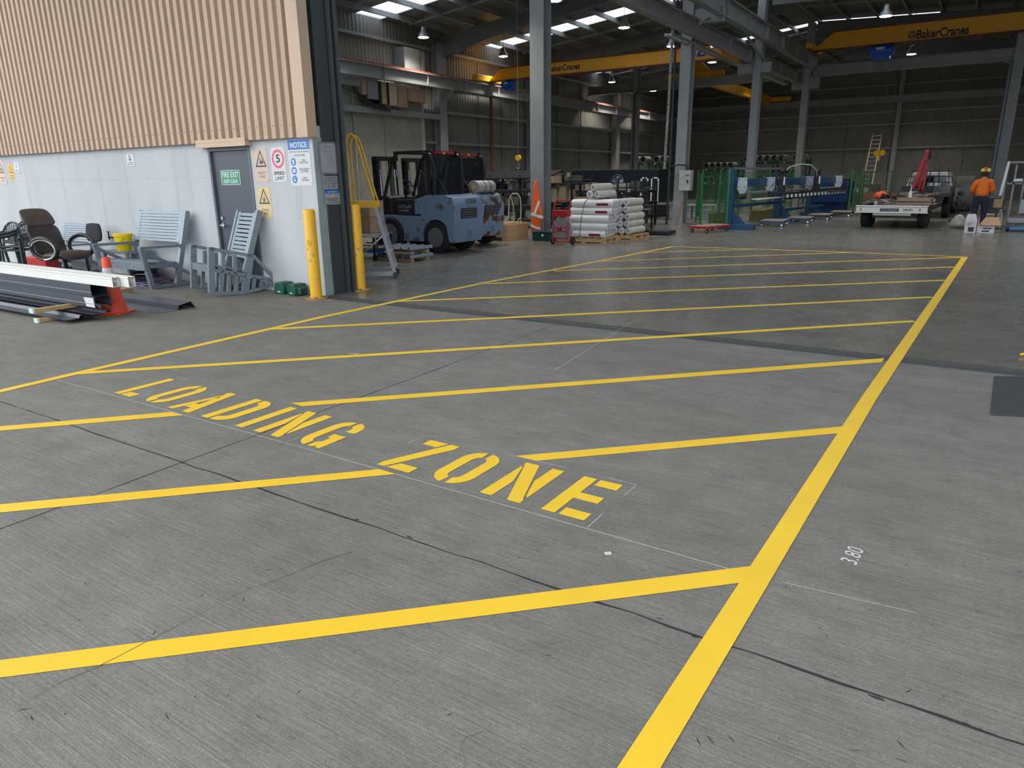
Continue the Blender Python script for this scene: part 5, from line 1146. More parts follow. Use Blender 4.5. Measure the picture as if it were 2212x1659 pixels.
t=T('trestle_table','dark steel work table under the two white frames','table',(-11.4,27.9,0)); G().box(-1.0,1.0,-.4,.4,.56,.62).o('tabletop',STEELD,t)
for x in (-.9,.9):
    for y in (-.35,.35): G().bar((x,y,0),(x,y,.56),.05).o('leg',BLK,t)
t=T('pedestal_fan','round grey pedestal fan showing above the white rolls','fan',(-12.1,26.2,0))
G().cyl((0,0,0),(0,0,1.25),.02,n=8).o('pole',BLK,t); G().lathe([(.22,0),(.22,.02)],(0,0,0),20).o('base',BLK,t)
g=G()
for r in (.08,.15,.22,.29): g.ring([(r*math.cos(a),-.05,1.45+r*math.sin(a)) for a in [2*math.pi*i/20 for i in range(20)]],.006,4,closed=True)
for k in range(12): a=k*math.pi/6; g.bar((0,-.05,1.45),(.29*math.cos(a),-.05,1.45+.29*math.sin(a)),.005)
g.o('guard',GALV,t); G().lathe([(.06,-.04),(.06,.1)],(0,0,1.45),14,'y').o('motor',GALV,t)
o=G()
for k in range(5): a=k*2*math.pi/5; o.add([(0,0,1.45),(.24*math.cos(a),-.02,1.45+.24*math.sin(a)),(.24*math.cos(a+.6),.02,1.45+.24*math.sin(a+.6))],[(0,1,2)])
o.o('blades',SGY,t)
t=T('crane_hook','yellow crane hook block hanging in front of the left wall','hook',(-14.0,22.0,2.0)); G().lathe([(.10,-.05),(.10,.05)],(0,0,.34),16,'y').o('block',SAFE,t,smooth=True); G().ring([(0,0,.24),(0,0,.14),(.06,0,.08),(.05,0,0),(-.03,0,-.02),(-.06,0,.04)],.016,8).o('hook',CHR,t,smooth=True); G().cyl((0,0,.44),(0,0,6.5),.006,n=5).o('chain',STEELD,t)
# ================================================================ THINGS INSIDE, MIDDLE AND RIGHT
# control box on column
t=T('control_box','pale electrical cabinet fixed to the right side of the second column','cabinet',(-8.80,24.64,1.16))
G().box(-.21,.21,-.13,.13,0,.68).o('cabinet',mat('cabinet_grey',(.42,.42,.40),.4),t,bevel=.01)
G().box(-.19,.19,-.137,-.13,.02,.66).o('cabinet_door',mat('cabinet_grey2',(.45,.45,.43),.4),t); G().box(.08,.12,-.155,-.137,.25,.36).o('latch',BLK,t); G().box(.02,.14,-.139,-.136,.48,.54).o('label_strip',STEELD,t)
o=G().ring([(-8.8,24.8,1.84),(-8.85,24.75,2.0),(-9.1,24.65,2.03),(-9.35,24.6,1.98),(-9.46,24.6,1.9)],.025,6).o('cable_loop',BLK,smooth=True); tag(o,'black cable arching from the conduit into the pale cabinet','cable')
t=T('work_bench','low blue-framed bench behind the second column','bench',(-9.4,28.4,0)); G().box(-.6,.6,-.4,.4,.50,.56).o('benchtop',STEEL,t)
for x in (-.55,.55):
    for y in (-.35,.35): G().bar((x,y,0),(x,y,.5),.05).o('leg',BLUE,t)
o=G().cyl((0,0,0),(.16,.05,.85),.02,n=8).o('wooden_handle',mat('orange_wood',(.42,.17,.06),.6)); o.location=(-9.0,24.45,0); tag(o,'orange-brown wooden pole leaning on the foot of the second column','pole')
# --- green mesh guard fence
FG=mat('fence_green',(.028,.155,.045),.45,0,.1,4)
def gpost(p,h=1.86,r=.035):
    G().cyl((p[0],p[1],0),(p[0],p[1],h),r,n=12).o('post',FG,ft,smooth=True)
def gpanel(a,b,z0=.25,z1=1.75,pitch=.085):
    a=Vector((a[0],a[1],0));b=Vector((b[0],b[1],0));L=(b-a).length;d=(b-a)/L;g=G();n=int(L/pitch)
    up=Vector((0,0,1))
    for k in range(n+1): q=a+d*(L*k/n); g.bar(q+up*z0,q+up*z1,.006)
    m_=int((z1-z0)/.17)
    for k in range(m_+1): z=z0+(z1-z0)*k/m_; g.bar(a+up*z,b+up*z,.008)
    g.o('mesh_panel',FG,ft)
FA,FB_,FC,FD=(-6.73,22.7),(-8.1,24.3),(-7.75,25.1),(-8.91,26.22)
ft=T('guard_fence','green wire guard fence around the near end of the blue machine','fence'); 
for p in (FA,FB_,FC,FD): gpost(p)
gpanel(FB_,FA);gpanel(FD,FB_);gpanel(FC,(-7.72,27.4))
ft=T('guard_fence','long green wire guard fence running behind the blue machine','fence')
ys=[27.4,29.4,31.4,33.4,35.4]
for y in ys: gpost((-7.72+.02*(y-27),y))
for a,b in zip(ys[:-1],ys[1:]): gpanel((-7.72+.02*(a-27),a),(-7.72+.02*(b-27),b))
ft=T('guard_fence','cluster of tall green posts beyond the big blue machine body','fence')
for p,h in (((-4.82,33.55),1.8),((-4.68,33.8),1.78),((-4.50,34.3),1.8),((-4.62,35.4),1.75)): gpost(p,h,.045)
G().bar((-4.5,34.3,1.2),(-4.62,35.4,1.2),.05).o('rail',FG,ft)
ft=T('steel_stand','open green steel frame left of the truck cab','frame',(-4.1,37.2,0))
for x in (-.45,.4): G().bar((x,0,0),(x,0,1.75),.06).o('post',FG,ft)
for z in (.6,1.72): G().bar((-.45,0,z),(.4,0,z),.05).o('rail',FG,ft)
# --- blue folding machine
MB=mat('machine_mid_blue',(.012,.07,.15),.45,0,.2,3); LP=mat('bracket_pale',(.42,.47,.52),.4)
t=T('folding_machine','long blue machine with pale brackets and a row of white blocks','machine',(-6.4,28,0))
c=Vector(t.location); L_=lambda x,y,z:(x-c.x,y-c.y,z)
def mpost(x,y,h=1.85):
    G().bar(L_(x,y,.15),L_(x,y,h),.22,.30).o('machine_post',MB,t,bevel=.01)
    G().prism([(-.1,.15),(.55,.15),(.1,.62)],lambda u,v,d:L_(x+u,y+d,v),-.04,.04).o('gusset',MB,t)
    G().bar(L_(x-.3,y,.08),L_(x+.82,y,.08),.26,.16).o('machine_foot',MB,t,bevel=.012)
mpost(-6.78,23.1);mpost(-6.42,27.9,1.72);mpost(-6.0,31.4,1.62)
G().bar(L_(-6.60,23.1,1.42),L_(-5.35,33.1,1.42),.2,.24).o('main_beam',MB,t,bevel=.01)
G().bar(L_(-6.7,23.1,1.86),L_(-6.2,27.4,1.86),.07,.07).o('top_tube',STEELD,t)
G().bar(L_(-6.6,23.1,.72),L_(-6.1,27.5,.72),.1,.09).o('lower_beam',MB,t); G().bar(L_(-6.1,27.6,.42),L_(-5.6,32,.42),.1,.09).o('lower_beam',MB,t)
G().cyl(L_(-6.36,23.4,1.12),L_(-5.13,33.1,1.12),.035,n=10).o('roller_shaft',STEELD,t,smooth=True)
def brk(x,y,flip=1,big=True):
    pr=[(-.14,1.56),(.14,1.56),(.14,1.28),(.14*flip-.02,1.2),(.02*flip,.98),(-.08*flip,1.0),(-.14,1.2)]
    pr=[(-.14,1.58),(.14,1.58),(.15,1.25),(.02,1.02),(-.05,1.02),(-.16,1.25)]
    G().prism(pr,lambda u,v,d:L_(x+.02+u*flip,y+d,v),0,.03).o('bracket_plate',LP,t,bevel=.006)
    for u,v in ((-.1,1.52),(.1,1.52),(-.1,1.30),(.1,1.30)): G().cyl(L_(x+.02+u*flip,y,v),L_(x+.02+u*flip,y-.012,v),.018,n=6).o('bolt_head',BLK,t)
    if big: G().cyl(L_(x-.02,y-.02*flip,1.02),L_(x+.16,y-.02*flip,1.02),.085,n=16).o('roller_end',BLK,t,smooth=True)
for x,y,f,b in ((-6.43, 23.0, -1, True), (-6.14, 25.3, 1, True), (-6.02, 26.3, 1, False), (-5.67, 29.1, -1, False), (-5.56, 30.0, 1, False), (-5.22, 32.7, 1, True)): brk(x,y,f,b)
for y in (25.8,29.4):
    hx=-6.3+.125*(y-23.1)
    G().box(*[q for q in (hx-c.x,hx+.2-c.x,y-.10-c.y,y+.10-c.y,1.02,1.70)]).o('press_head',BLK,t,bevel=.02)
    G().cyl(L_(hx+.2,y-.15,1.32),L_(hx+.2,y-.15,1.58),.045,n=12).o('air_cylinder',CHR,t,smooth=True)
    G().bar(L_(hx+.1,y-.12,1.7),L_(hx+.1,y+.16,1.86),.14,.12).o('head_arm',BLK,t)
G().ring([L_(-5.85,25.8,1.72),L_(-5.78,26.4,1.90),L_(-5.65,27.4,2.0),L_(-5.52,28.5,1.98),L_(-5.42,29.1,1.80),L_(-5.41,29.4,1.5)],.018,6).o('air_hose',WHT,t,smooth=True)
G().ring([L_(-5.95,26.2,1.75),L_(-5.95,25.7,1.65),L_(-6.0,25.3,1.4),L_(-6.05,25.1,1.25)],.012,6).o('air_hose',BLK,t,smooth=True)
G().ring([L_(-5.75,27.0,1.35),L_(-5.5,28.6,1.22),L_(-5.35,29.9,1.38)],.012,6).o('air_hose',BLK,t,smooth=True)
G().bar(L_(-5.75,25.8,1.04),L_(-4.85,33.1,1.12),.05,.05).bar(L_(-5.75,25.8,.86),L_(-4.85,33.1,.93),.05,.05).o('conveyor_rail',BLK,t)
G().bar(L_(-5.79,25.8,.95),L_(-4.89,33.1,1.02),.02,.16).o('conveyor_back',STEELD,t)
for k in range(17):
    y=26.0+k*0.406; bx=-5.73+.125*(y-25.8)*0.986; G().box(bx-c.x,bx+.05-c.x,y-.055-c.y,y+.055-c.y,.90,1.0 if k<11 else .95).o('white_block',WHT if k<12 else SGY,t)
G().hexa([L_(-6.25,23.6,.90),L_(-5.95,23.6,.90),L_(-5.95,26.5,.88),L_(-6.25,26.5,.88),L_(-6.25,23.6,.93),L_(-5.95,23.6,.93),L_(-5.95,26.5,.91),L_(-6.25,26.5,.91)]).o('sheet_in_feed',WHT,t)
G().add([(-6.62+.125-c.x,24.7-c.y,1.36),(-6.62+.125-c.x+.02,25.4-c.y,1.36),(-6.62+.145-c.x,25.4-c.y,1.50),(-6.62+.125-c.x,24.7-c.y,1.50)],[(0,1,2,3)]).o('maker_plate',SW,t)
# big blue body
MBB=mat('machine_strong_blue',(.005,.032,.125),.4,0,.12,2)
t=T('press_brake','big solid blue machine body at the far end of the long machine','machine',(-5.72,34.0,0)); t.rotation_euler=(0,0,math.radians(-6))
G().box(-.82,.82,-.25,.6,.45,1.35).o('upper_body',MBB,t,bevel=.03); G().box(-.75,.75,-.15,.6,0,.45).o('lower_body',mat('machine_deep_blue',(.004,.03,.11),.4),t,bevel=.02); G().box(-.8,.8,-.30,-.25,.50,.58).o('table_edge',MBB,t)
G().box(-.78,-.2,-.2,.2,1.35,1.42).box(.35,.8,-.1,.3,1.35,1.46).o('top_clutter',BLK,t,bevel=.02)
# --- dollies
def dolly(label,x,y,rz,m,w=1.15,d=.65):
    t=T('wheeled_dolly',label,'dolly',(x+.12,y,0),rz)
    G().bar((-w/2,-d/2,.16),(w/2,-d/2,.16),.05,.06).bar((-w/2,d/2,.16),(w/2,d/2,.16),.05,.06).bar((-w/2,-d/2,.16),(-w/2,d/2,.16),.05,.06).bar((w/2,-d/2,.16),(w/2,d/2,.16),.05,.06).o('frame',m,t)
    for k in range(4): y_=-d/2+.08+k*(d-.16)/3; G().box(-w/2,w/2,y_-.06,y_+.06,.19,.205).o('deck_slat',mat('dolly_boards',(.45,.37,.27),.7,0,.15,6),t)
    for a in (-w/2+.06,w/2-.06):
        for b in (-d/2+.03,d/2-.03): o=G().lathe([(.04,-.018),(.06,-.018),(.06,.018),(.04,.018)],(a,b,.06),14,'y').o('castor_wheel',BLK,t); G().lathe([(.001,-.02),(.035,-.02),(.035,.02),(.001,.02)],(a,b,.06),10,'y').o('castor_hub',CHR,t)
    return t
dolly('small dolly with a red front rail nearest the green fence',-7.10,21.85,math.radians(-12),RED,.62,1.25)
dolly('blue dolly in front of the near foot of the blue machine',-5.98,25.25,math.radians(4),MB,.75,1.2)
dolly('blue dolly second along in front of the blue machine',-5.55,27.2,math.radians(4),MB,.75,1.2)
dolly('dark dolly third along in front of the blue machine',-5.3,29.5,math.radians(3),BLK,.75,1.3)
dolly('farthest dolly beside the big blue body',-4.95,32.0,math.radians(3),BLK,.75,1.2)
for k,(x,y,l) in enumerate(((-8.15,26.1,.8),(-7.15,29.3,1.7))):
    t=T('storage_trough','%s olive trough of offcuts behind the fence'%('short near','long far')[k],'trough',(x,y,0)); OL2=mat('olive_trough',(.14,.13,.035),.7,0,.3,5)
    G().box(-.2,.2,-l,l,.0,.38).o('trough',OL2,t,bevel=.01)
    for q in range(7): G().bar((-.1,-l+.15+q*.2,.36),(-.16,-l+.3+q*.21,.36+.12+.06*(q%3)),.03,.10).o('offcut',mat('offcut_grey',(.25,.24,.18),.6),t)
tcarton('small pale carton standing inside the green fence',-8.25,25.35,.0,.25,.25,.5,SGY)
# --- tube racks on the back wall
RG=mat('rack_green',(.008,.07,.035),.5,0,.1,3); COR=mat('tube_grey',(.20,.20,.19),.5,0,.15,3)
def tuberack(label,x0,x1,y,levels,n,r=.27,grp='',rz=0,m=COR,skip=(),back=True):
    t=T('tube_rack',label,'rack',((x0+x1)/2,y,0),rz); L=x1-x0
    for k in range(3):
        x=-L/2+L*k/2
        for b in (-.57,.57): G().bar((x,b,0),(x,b,levels[-1]+.15),.08).o('upright',RG,t)
    for z in levels:
        for b in (-.5,.5): G().bar((-L/2,b,z-.06),(L/2,b,z-.06),.05,.11).o('beam',RG,t)
        for k in range(4): x=-L/2+.2+k*(L-.4)/3; G().add([(x,-.527,z-.1),(x+.12,-.527,z-.1),(x+.12,-.527,z-.03),(x,-.527,z-.03)],[(0,1,2,3)]).o('rack_tag',SW,t)
    for li,z in enumerate(levels):
        for k in range(n):
            if (li,k) in skip: continue
            x=-L/2+r+.05+k*(L-2*r-.1)/(n-1)
            g=G().lathe([(r*.78,-.5),(r,-.5),(r,.5),(r*.78,.5),(r*.78,-.5)],(0,0,0),24,'y'); 
            # open tube: drop the end caps
            g.f=g.f[:-2]
            o=g.o('cardboard_core',m,smooth=True); w=Matrix.Rotation(rz,4,'Z')@Vector((x,0,0)); o.location=(t.location.x+w.x,y+w.y,z+r); o.rotation_euler=(0,0,rz)
            tag(o,'large grey tube lying on the %s'%grp,'tube','tubes on the '+grp)
tuberack('green rack of large tubes at the foot of the lit column, farthest left',-20.0,-17.6,46.0,(1.45,2.5),5,.22,'rack beside the pale lit column',skip=((1,2),))
tuberack('green rack of large tubes between the second and third columns',-15.4,-13.4,46.5,(1.25,2.08),5,.185,'rack between second and third columns',skip=((0,2),(0,3)))
tuberack('green rack of large tubes behind the third column, highest of the tube racks',-13.0,-9.2,46.8,(1.62,2.42),9,.20,'rack behind the third column',skip=((1,6),(0,0),(0,1),(0,2),(0,3)))
# --- extension ladder
t=T('extension_ladder','tall narrow extension ladder leaning on a back wall column','ladder',(-6.35,50.5,0))
LD=mat('ladder_wood',(.45,.36,.20),.5)
for x in (-.27,.27): G().bar((x,0,.9),(x-.32,4.6,4.2),.05,.09).o('rail',LD,t)
for k in range(12): f=k/12+.04; G().bar((-.27-.32*f,4.6*f,.9+3.3*f),(.27-.32*f,4.6*f,.9+3.3*f),.04).o('rung',CHR,t)
for x in (-.27,.27): G().bar((x,0,0),(x,0,.9),.05).o('foot_post',LD,t)
t=T('hook_block','yellow double hook block hanging right of the tall ladder','hook',(-5.35,46.0,2.45)); 
for x in (-.14,.14): G().lathe([(.16,-.04),(.16,.04)],(x,0,.3),16,'y').o('sheave',SAFE,t,smooth=True)
G().cyl((0,0,.4),(0,0,5.9),.008,n=5).o('chain',STEELD,t); G().cyl((0,0,-.1),(0,0,.3),.06).o('hook',SAFE,t)
# --- trailer
TW=mat('trailer_white',(.62,.62,.60),.4,0,.1,5); TBK=mat('trailer_dark',(.03,.03,.032),.6)
t=T('flatbed_trailer','flatbed trailer with white tailboard and black plate, loaded with scrap','trailer',(-2.32,27.2,0),math.radians(-2)) 
G().box(-.98,.98,-2.2,-2.12,.50,.68).o('tailboard',TW,t,bevel=.01)
G().box(-1.0,1.0,-2.23,-2.11,.675,.70).box(-1.0,1.0,-2.23,-2.11,.48,.50).o('tailboard_trim',WHT,t)
G().box(-.95,.95,-2.12,2.3,.58,.63).o('bed',STEELD,t); G().box(-.98,-.95,-2.12,2.3,.52,.66).box(.95,.98,-2.12,2.3,.52,.66).o('side_rail',TBK,t)
for x in (-.84,.78): G().box(x-.012,x+.012,-2.222,-2.2,.545,.625).o('red_reflector',RED,t)
for x in (-.45,.45): G().bar((x,-2.1,.48),(x,2.4,.48),.08,.14).o('chassis_rail',TBK,t)
G().box(-.5,.55,-2.15,-2.1,.40,.47).o('rear_underbar',TW,t); G().bar((-.7,-.9,.30),(.7,-.9,.30),.08).o('axle',STEELD,t)
for y in (-1.3,-.45):
    for s in (-1,1): wheel(t,s*.80-0,y,.33,.24,s) if 0 else None
for y in (-1.3,-.55):
    for s in (-1,1):
        G().lathe([(.2,-.12),(.31,-.12),(.34,-.08),(.34,.08),(.31,.12),(.2,.12)],(s*.80,y,.34),26,'x').o('wheel',TYRE,t,smooth=True)
for x in (-.90,.72,): 
    for k,mm in ((0,mat('lamp_lens_pale',(.75,.70,.66),.2)),(.10,MATS['lamp_lens_pale'])): G().lathe([(.040,-.01),(.042,.0)],(x+k*1.25,-2.21,.585),14,'y').o('tail_lamp',mm,t)
G().box(-.30,.22,-2.212,-2.2,.53,.615).o('name_board',BLK,t); text_g('STAR TRAILERS',(-.26,-2.214,.55),(1,0,0),(0,0,1),.44,.045,.001,.01).o('lettering',SGY,t)
G().box(.32,.66,-2.212,-2.2,.525,.63).o('number_plate',SW,t); text_g('341E1',(.335,-2.214,.54),(1,0,0),(0,0,1),.25,.075,.001,.03).o('plate_number',SK,t)
# load
BC=mat('brown_fibro',(.27,.20,.14),.8,0,.2,5)
def corrugated_pack(label,x0,x1,y0,L,z,n=18,h=.05):
    g=G(); pr=[]
    for k in range(n*4+1): u=(x1-x0)*k/(n*4); pr.append((x0+u,z+.014*math.sin(2*math.pi*k/4)))
    N=len(pr); vs=[(a,y0,b+h) for a,b in pr]+[(a,y0+L,b+h) for a,b in pr]+[(a,y0,b) for a,b in pr]+[(a,y0+L,b) for a,b in pr]
    fs=[(i,i+1,N+i+1,N+i) for i in range(N-1)]+[(2*N+i,3*N+i,3*N+i+1,2*N+i+1) for i in range(N-1)]+[(i,2*N+i,2*N+i+1,i+1) for i in range(N-1)]+[(N+i,N+i+1,3*N+i+1,3*N+i) for i in range(N-1)]+[(0,N,3*N,2*N),(N-1,3*N-1,4*N-1,2*N-1)]
    return tag(g.add(vs,fs).o('corrugated_sheets',BC,smooth=60),label,'metal sheets')
corrugated_pack('upper pack of brown corrugated sheets on the trailer tail',-2.28,-1.38,25.2,1.6,.815,h=.075); corrugated_pack('lower pack of brown corrugated sheets on the trailer tail',-2.30,-1.36,25.15,1.6,.715,h=.075)
R=random.Random(5); SCR=[mat('scrap_rust',(.12,.06,.035),.8),mat('scrap_grey',(.18,.18,.17),.6),mat('scrap_tan',(.26,.2,.13),.7),mat('scrap_dark',(.03,.03,.03),.7)]
for k in range(44):
    x=R.uniform(-3.1,-1.55);y=R.uniform(25.35,28.6)
    if x>-2.4 and y<27: y+=1.6
    a=R.uniform(0,3.14);L=R.uniform(.3,.7);z=.66+R.uniform(.05,.12)+.09*max(0,y-26)
    o=G().bar((-L/2*math.cos(a),-L/2*math.sin(a),0),(L/2*math.cos(a),L/2*math.sin(a),R.uniform(-.03,.08)),R.uniform(.05,.2),R.uniform(.03,.09)).o('scrap_piece',R.choice(SCR),bevel=.004); o.location=(x,y,z)
    tag(o,'piece of mixed scrap heaped on the trailer bed','scrap','scrap heaped on the trailer')
def heap(name,label,cat,loc,s,m,m2=None,seed=1):
    R=random.Random(seed); vs=[];n=12
    for i,(z,w) in enumerate(((0,1.0),(.25,1.08),(.5,.9),(.75,.6),(.95,.25))):
        for j in range(n): a=2*math.pi*j/n; f=w*R.uniform(.78,1.2); vs.append((s[0]*f*math.cos(a),s[1]*f*math.sin(a),z*s[2]*(1 if i==0 else R.uniform(.85,1.15))))
    o=G().add(vs,[(i*n+j,i*n+(j+1)%n,(i+1)*n+(j+1)%n,(i+1)*n+j) for i in range(4) for j in range(n)]+[tuple(range(n)),tuple(4*n+j for j in range(n))]).o(name,m,smooth=True,sub=1); o.location=loc; return tag(o,label,cat)
heap('work_jacket','crumpled orange and black work jacket lying on the trailer load','jacket',(-2.92,27.0,.84),(.26,.22,.26),mat('jacket_two_tone',(.95,.12,.03),.7,0,.1,4,col2=(.01,.01,.015),thr=(.5,.53)))
t=T('spray_bottle','white plastic bottle standing in the middle of the trailer load','bottle',(-2.02,26.2,.90)); G().lathe([(.05,0),(.055,.02),(.055,.16),(.03,.20),(.014,.22),(.014,.30),(.01,.36)],(0,0,0),14).o('bottle',WHT,t,smooth=True)
t=T('paint_tin','small grey tin with white lid on the trailer near the left lamp','tin',(-2.88,25.4,.635)); G().lathe([(.055,0),(.055,.14)],(0,0,0),16).o('tin',SGY,t); G().lathe([(.058,.14),(.058,.165)],(0,0,0),16).o('lid',WHT,t)
heap('rag_bundle','dirty white rag bundle at the right edge of the trailer bed','rag',(-1.50,27.5,.72),(.14,.3,.16),mat('dirty_white',(.4,.39,.36),.8),seed=4)
heap('grey_tarpaulin','crumpled grey tarpaulin heaped along the right of the trailer load','tarpaulin',(-1.95,28.1,.66),(.45,.75,.32),mat('tarp_grey',(.085,.09,.09),.7,0,.3,6),seed=12)
heap('dark_bundle','black bundle behind the left corner of the trailer bed','bundle',(-2.6,28.7,.65),(.25,.2,.2),BLK,seed=9)
# --- ute with crane
UW=mat('ute_white',(.50,.50,.48),.35,0,.05,3); GLS=mat('dark_glass',(.02,.025,.025),.08,0,.05,3)
t=T('utility_truck','white utility truck with black tray and rear ladder frame, nose to the wall','truck',(-1.98,33.4,0),math.radians(-2))
fx=lambda u,v,d:(u,d,v)
G().prism([(-.85,.98),(.85,.98),(.80,1.2),(.66,1.62),(.55,1.68),(-.55,1.68),(-.66,1.62),(-.80,1.2)],fx,.1,1.6).o('cab',UW,t,bevel=.05)
G().box(-.87,.87,.05,3.2,.40,1.0).o('body_side',UW,t,bevel=.06)
G().prism([(-.62,1.12),(.62,1.12),(.54,1.54),(-.54,1.54)],fx,.085,.10).o('rear_window',GLS,t)
for x0 in (-.05,.2): G().box(x0,x0+.18,.07,.084,1.15,1.28).o('window_sticker',WHT,t)
for s in (-1,1): G().prism([(.25,1.1),(1.45,1.1),(1.2,1.52),(.35,1.54)],lambda u,v,d:(s*d,u,v),.79,.83).o('side_window',GLS,t)
G().box(-.95,.95,-2.2,-.05,.78,.86).o('tray',TBK,t,bevel=.01); G().box(-.93,.93,-.12,-.06,.86,1.15).o('tray_bulkhead',TBK,t)
g=G()
for x in (-.72,-.35,.0,.35,.72): g.bar((x,-.06,.86),(x*.85,-.02,1.80 if abs(x)>.7 else 1.68),.035)
g.bar((-.7,-.03,1.50),(.7,-.03,1.50),.03).bar((-.62,-.02,1.70),(.62,-.02,1.70),.04).bar((-.75,-.04,1.28),(.75,-.04,1.28),.03); g.o('ladder_frame',BLK,t)
for s in (-1,1):
    G().lathe([(.05,-.05),(.12,-.03),(.12,.03),(.05,.05)],(s*1.08,.9,1.12),14,'y').o('wing_mirror',BLK,t,smooth=True).scale=(1,1,.75)
    G().bar((s*.85,.95,1.1),(s*1.05,.92,1.12),.03).o('mirror_arm',BLK,t)
    for y in (-1.3,2.3): G().lathe([(.2,-.12),(.33,-.12),(.36,-.08),(.36,.08),(.33,.12),(.2,.12)],(s*.80,y,.36),26,'x').o('wheel',TYRE,t,smooth=True)
    G().prism([(-1.75,.62),(-.85,.62),(-.85,.5),(-.95,.74),(-1.3,.82),(-1.65,.74)],lambda u,v,d:(s*d,u,v),.72,.92).o('mudguard',BLK,t)
G().box(.25,.85,-1.0,-.4,.86,1.14).o('tool_chest',mat('chest_grey',(.10,.115,.13),.5),t,bevel=.03)
t=T('truck_crane','folded red lifting crane standing on the truck tray','crane',(-2.22,32.05,.865))
CRD=mat('crane_red',(.38,.006,.012),.3,0,.1,5)
G().lathe([(.18,0),(.18,.06),(.12,.1),(.11,.5)],(0,0,0),18).o('slew_base',CRD,t,smooth=True)
G().bar((0,.0,.3),(.12,0,1.62),.14,.18,up=(0,1,0)).o('main_boom',CRD,t,bevel=.015)
G().bar((-.20,-.12,.2),(.05,-.10,1.30),.10,.12,up=(0,1,0)).o('inner_boom',CRD,t,bevel=.012)
G().bar((.14,-.06,.15),(.20,-.05,1.05),.09,.12,up=(0,1,0)).o('outrigger_arm',CRD,t,bevel=.012)
G().cyl((-.08,-.2,.3),(.10,-.16,1.5),.03,n=10).cyl((.05,-.2,.2),(.16,-.16,1.1),.022,n=10).o('hydraulic_ram',mat('ram_red',(.45,.05,.05),.2,.3),t,smooth=True)
G().ring([(.12,0,1.6),(.22,0,1.5),(.24,-.02,1.35),(.20,-.02,1.28)],.035,8).o('hook_end',BLK,t,smooth=True)
G().box(-.25,.08,-.22,.1,.0,.22).o('valve_block',BLK,t,bevel=.03)
# --- person seen from behind
SKIN=mat('skin',(.42,.24,.16),.55,0,.08,6); ORG=mat('hivis_shirt',(.72,.15,.015),.75,0,.1,5,bump=.4,bscale=10); NVT=mat('navy_trousers',(.008,.012,.03),.8,0,.15,6,bump=.3,bscale=9)
pt=T('person','person in orange work shirt, navy trousers and red helmet standing with back turned','person',(-.12,25.4,0),math.radians(4)); pt.scale=(1.0,1.0,1.0)
V=[(0,0,.95,(.11,.08)),(0,.0,1.12,(.10,.07)),(0,.01,1.30,(.11,.07)),(0,.01,1.42,(.085,.055)),(0,.02,1.50,(.055,.055)),(0,.04,1.56,(.06,.06)),
 (-.10,0,.88,.095),(-.115,.0,.50,.06),(-.12,-.02,.10,.042),(-.125,.10,.04,.045),
 (.10,0,.88,.095),(.12,.01,.50,.06),(.13,-.01,.10,.042),(.135,.11,.04,.045),
 (-.175,.01,1.38,.04),(-.235,.03,1.12,.045),(-.20,.25,1.04,.034),(-.19,.29,1.03,.03),
 (.175,.01,1.38,.04),(.235,.03,1.12,.045),(.20,.25,1.04,.034),(.19,.29,1.03,.03)]
E_=[(0,1),(1,2),(2,3),(3,4),(4,5),(0,6),(6,7),(7,8),(8,9),(0,10),(10,11),(11,12),(12,13),(3,14),(14,15),(15,16),(16,17),(3,18),(18,19),(19,20),(20,21)]
skel('body',V,E_,SKIN,pt)
g=G().lathe([(.02,1.50),(.055,1.52),(.078,1.57),(.085,1.63),(.082,1.68),(.05,1.73),(.01,1.745)],(0,.03,0),20); g.o('head',SKIN,pt,smooth=True,sub=1)
for s in (-1,1):
    G().lathe([(.006,-.012),(.02,-.006),(.022,.01)],(s*.086,.03,1.615),10,'x').o('ear',SKIN,pt,smooth=True)
    for k in range(4): G().ring([(s*(.20-.018*k),.29,1.035),(s*(.195-.018*k),.345-.006*abs(k-1),1.03),(s*(.19-.018*k),.37-.006*abs(k-1),1.01)],[.010,.009,.007],6).o('finger',SKIN,pt,smooth=True)
    G().ring([(s*.165,.27,1.04),(s*.135,.30,1.035),(s*.125,.33,1.02)],[.012,.010,.008],6).o('thumb',SKIN,pt,smooth=True)
    G().lathe([(.003,0),(.011,.004),(.003,.010)],(s*.03,.108,1.63),8,'y').o('eye',SW,pt)
G().prism([(-.012,1.58),(.012,1.58),(0,1.63)],lambda u,v,d:(u,d,v),.10,.135).o('nose',SKIN,pt,bevel=.004); G().box(-.022,.022,.10,.116,1.555,1.562).o('mouth',mat('lips',(.3,.1,.08),.5),pt)
skel('shirt',[(0,0,.93,(.185,.14)),(0,0,1.12,(.19,.14)),(0,.01,1.30,(.20,.145)),(0,.01,1.40,(.165,.115)),(0,.02,1.475,(.085,.075)),(-.19,.01,1.37,.088),(-.255,.03,1.13,.075),(-.21,.23,1.05,.055),(.19,.01,1.37,.088),(.255,.03,1.13,.075),(.21,.23,1.05,.055)],[(0,1),(1,2),(2,3),(3,4),(3,5),(5,6),(6,7),(3,8),(8,9),(9,10)],ORG,pt)
skel('trousers',[(0,0,1.02,(.145,.11)),(0,0,.93,(.165,.125)),(-.10,0,.86,.112),(-.118,0,.5,.082),(-.122,-.01,.09,.066),(.10,0,.86,.112),(.122,.01,.5,.082),(.132,0,.09,.066)],[(0,1),(1,2),(2,3),(3,4),(1,5),(5,6),(6,7)],NVT,pt,root=1)
for s in (-1,1): G().prism([(-.08,0),(.19,0),(.20,.04),(.13,.08),(.04,.13),(-.07,.13)],lambda u,v,d:(s*.127+d,u,v),-.045,.045).o('boot',BLK,pt,bevel=.02)
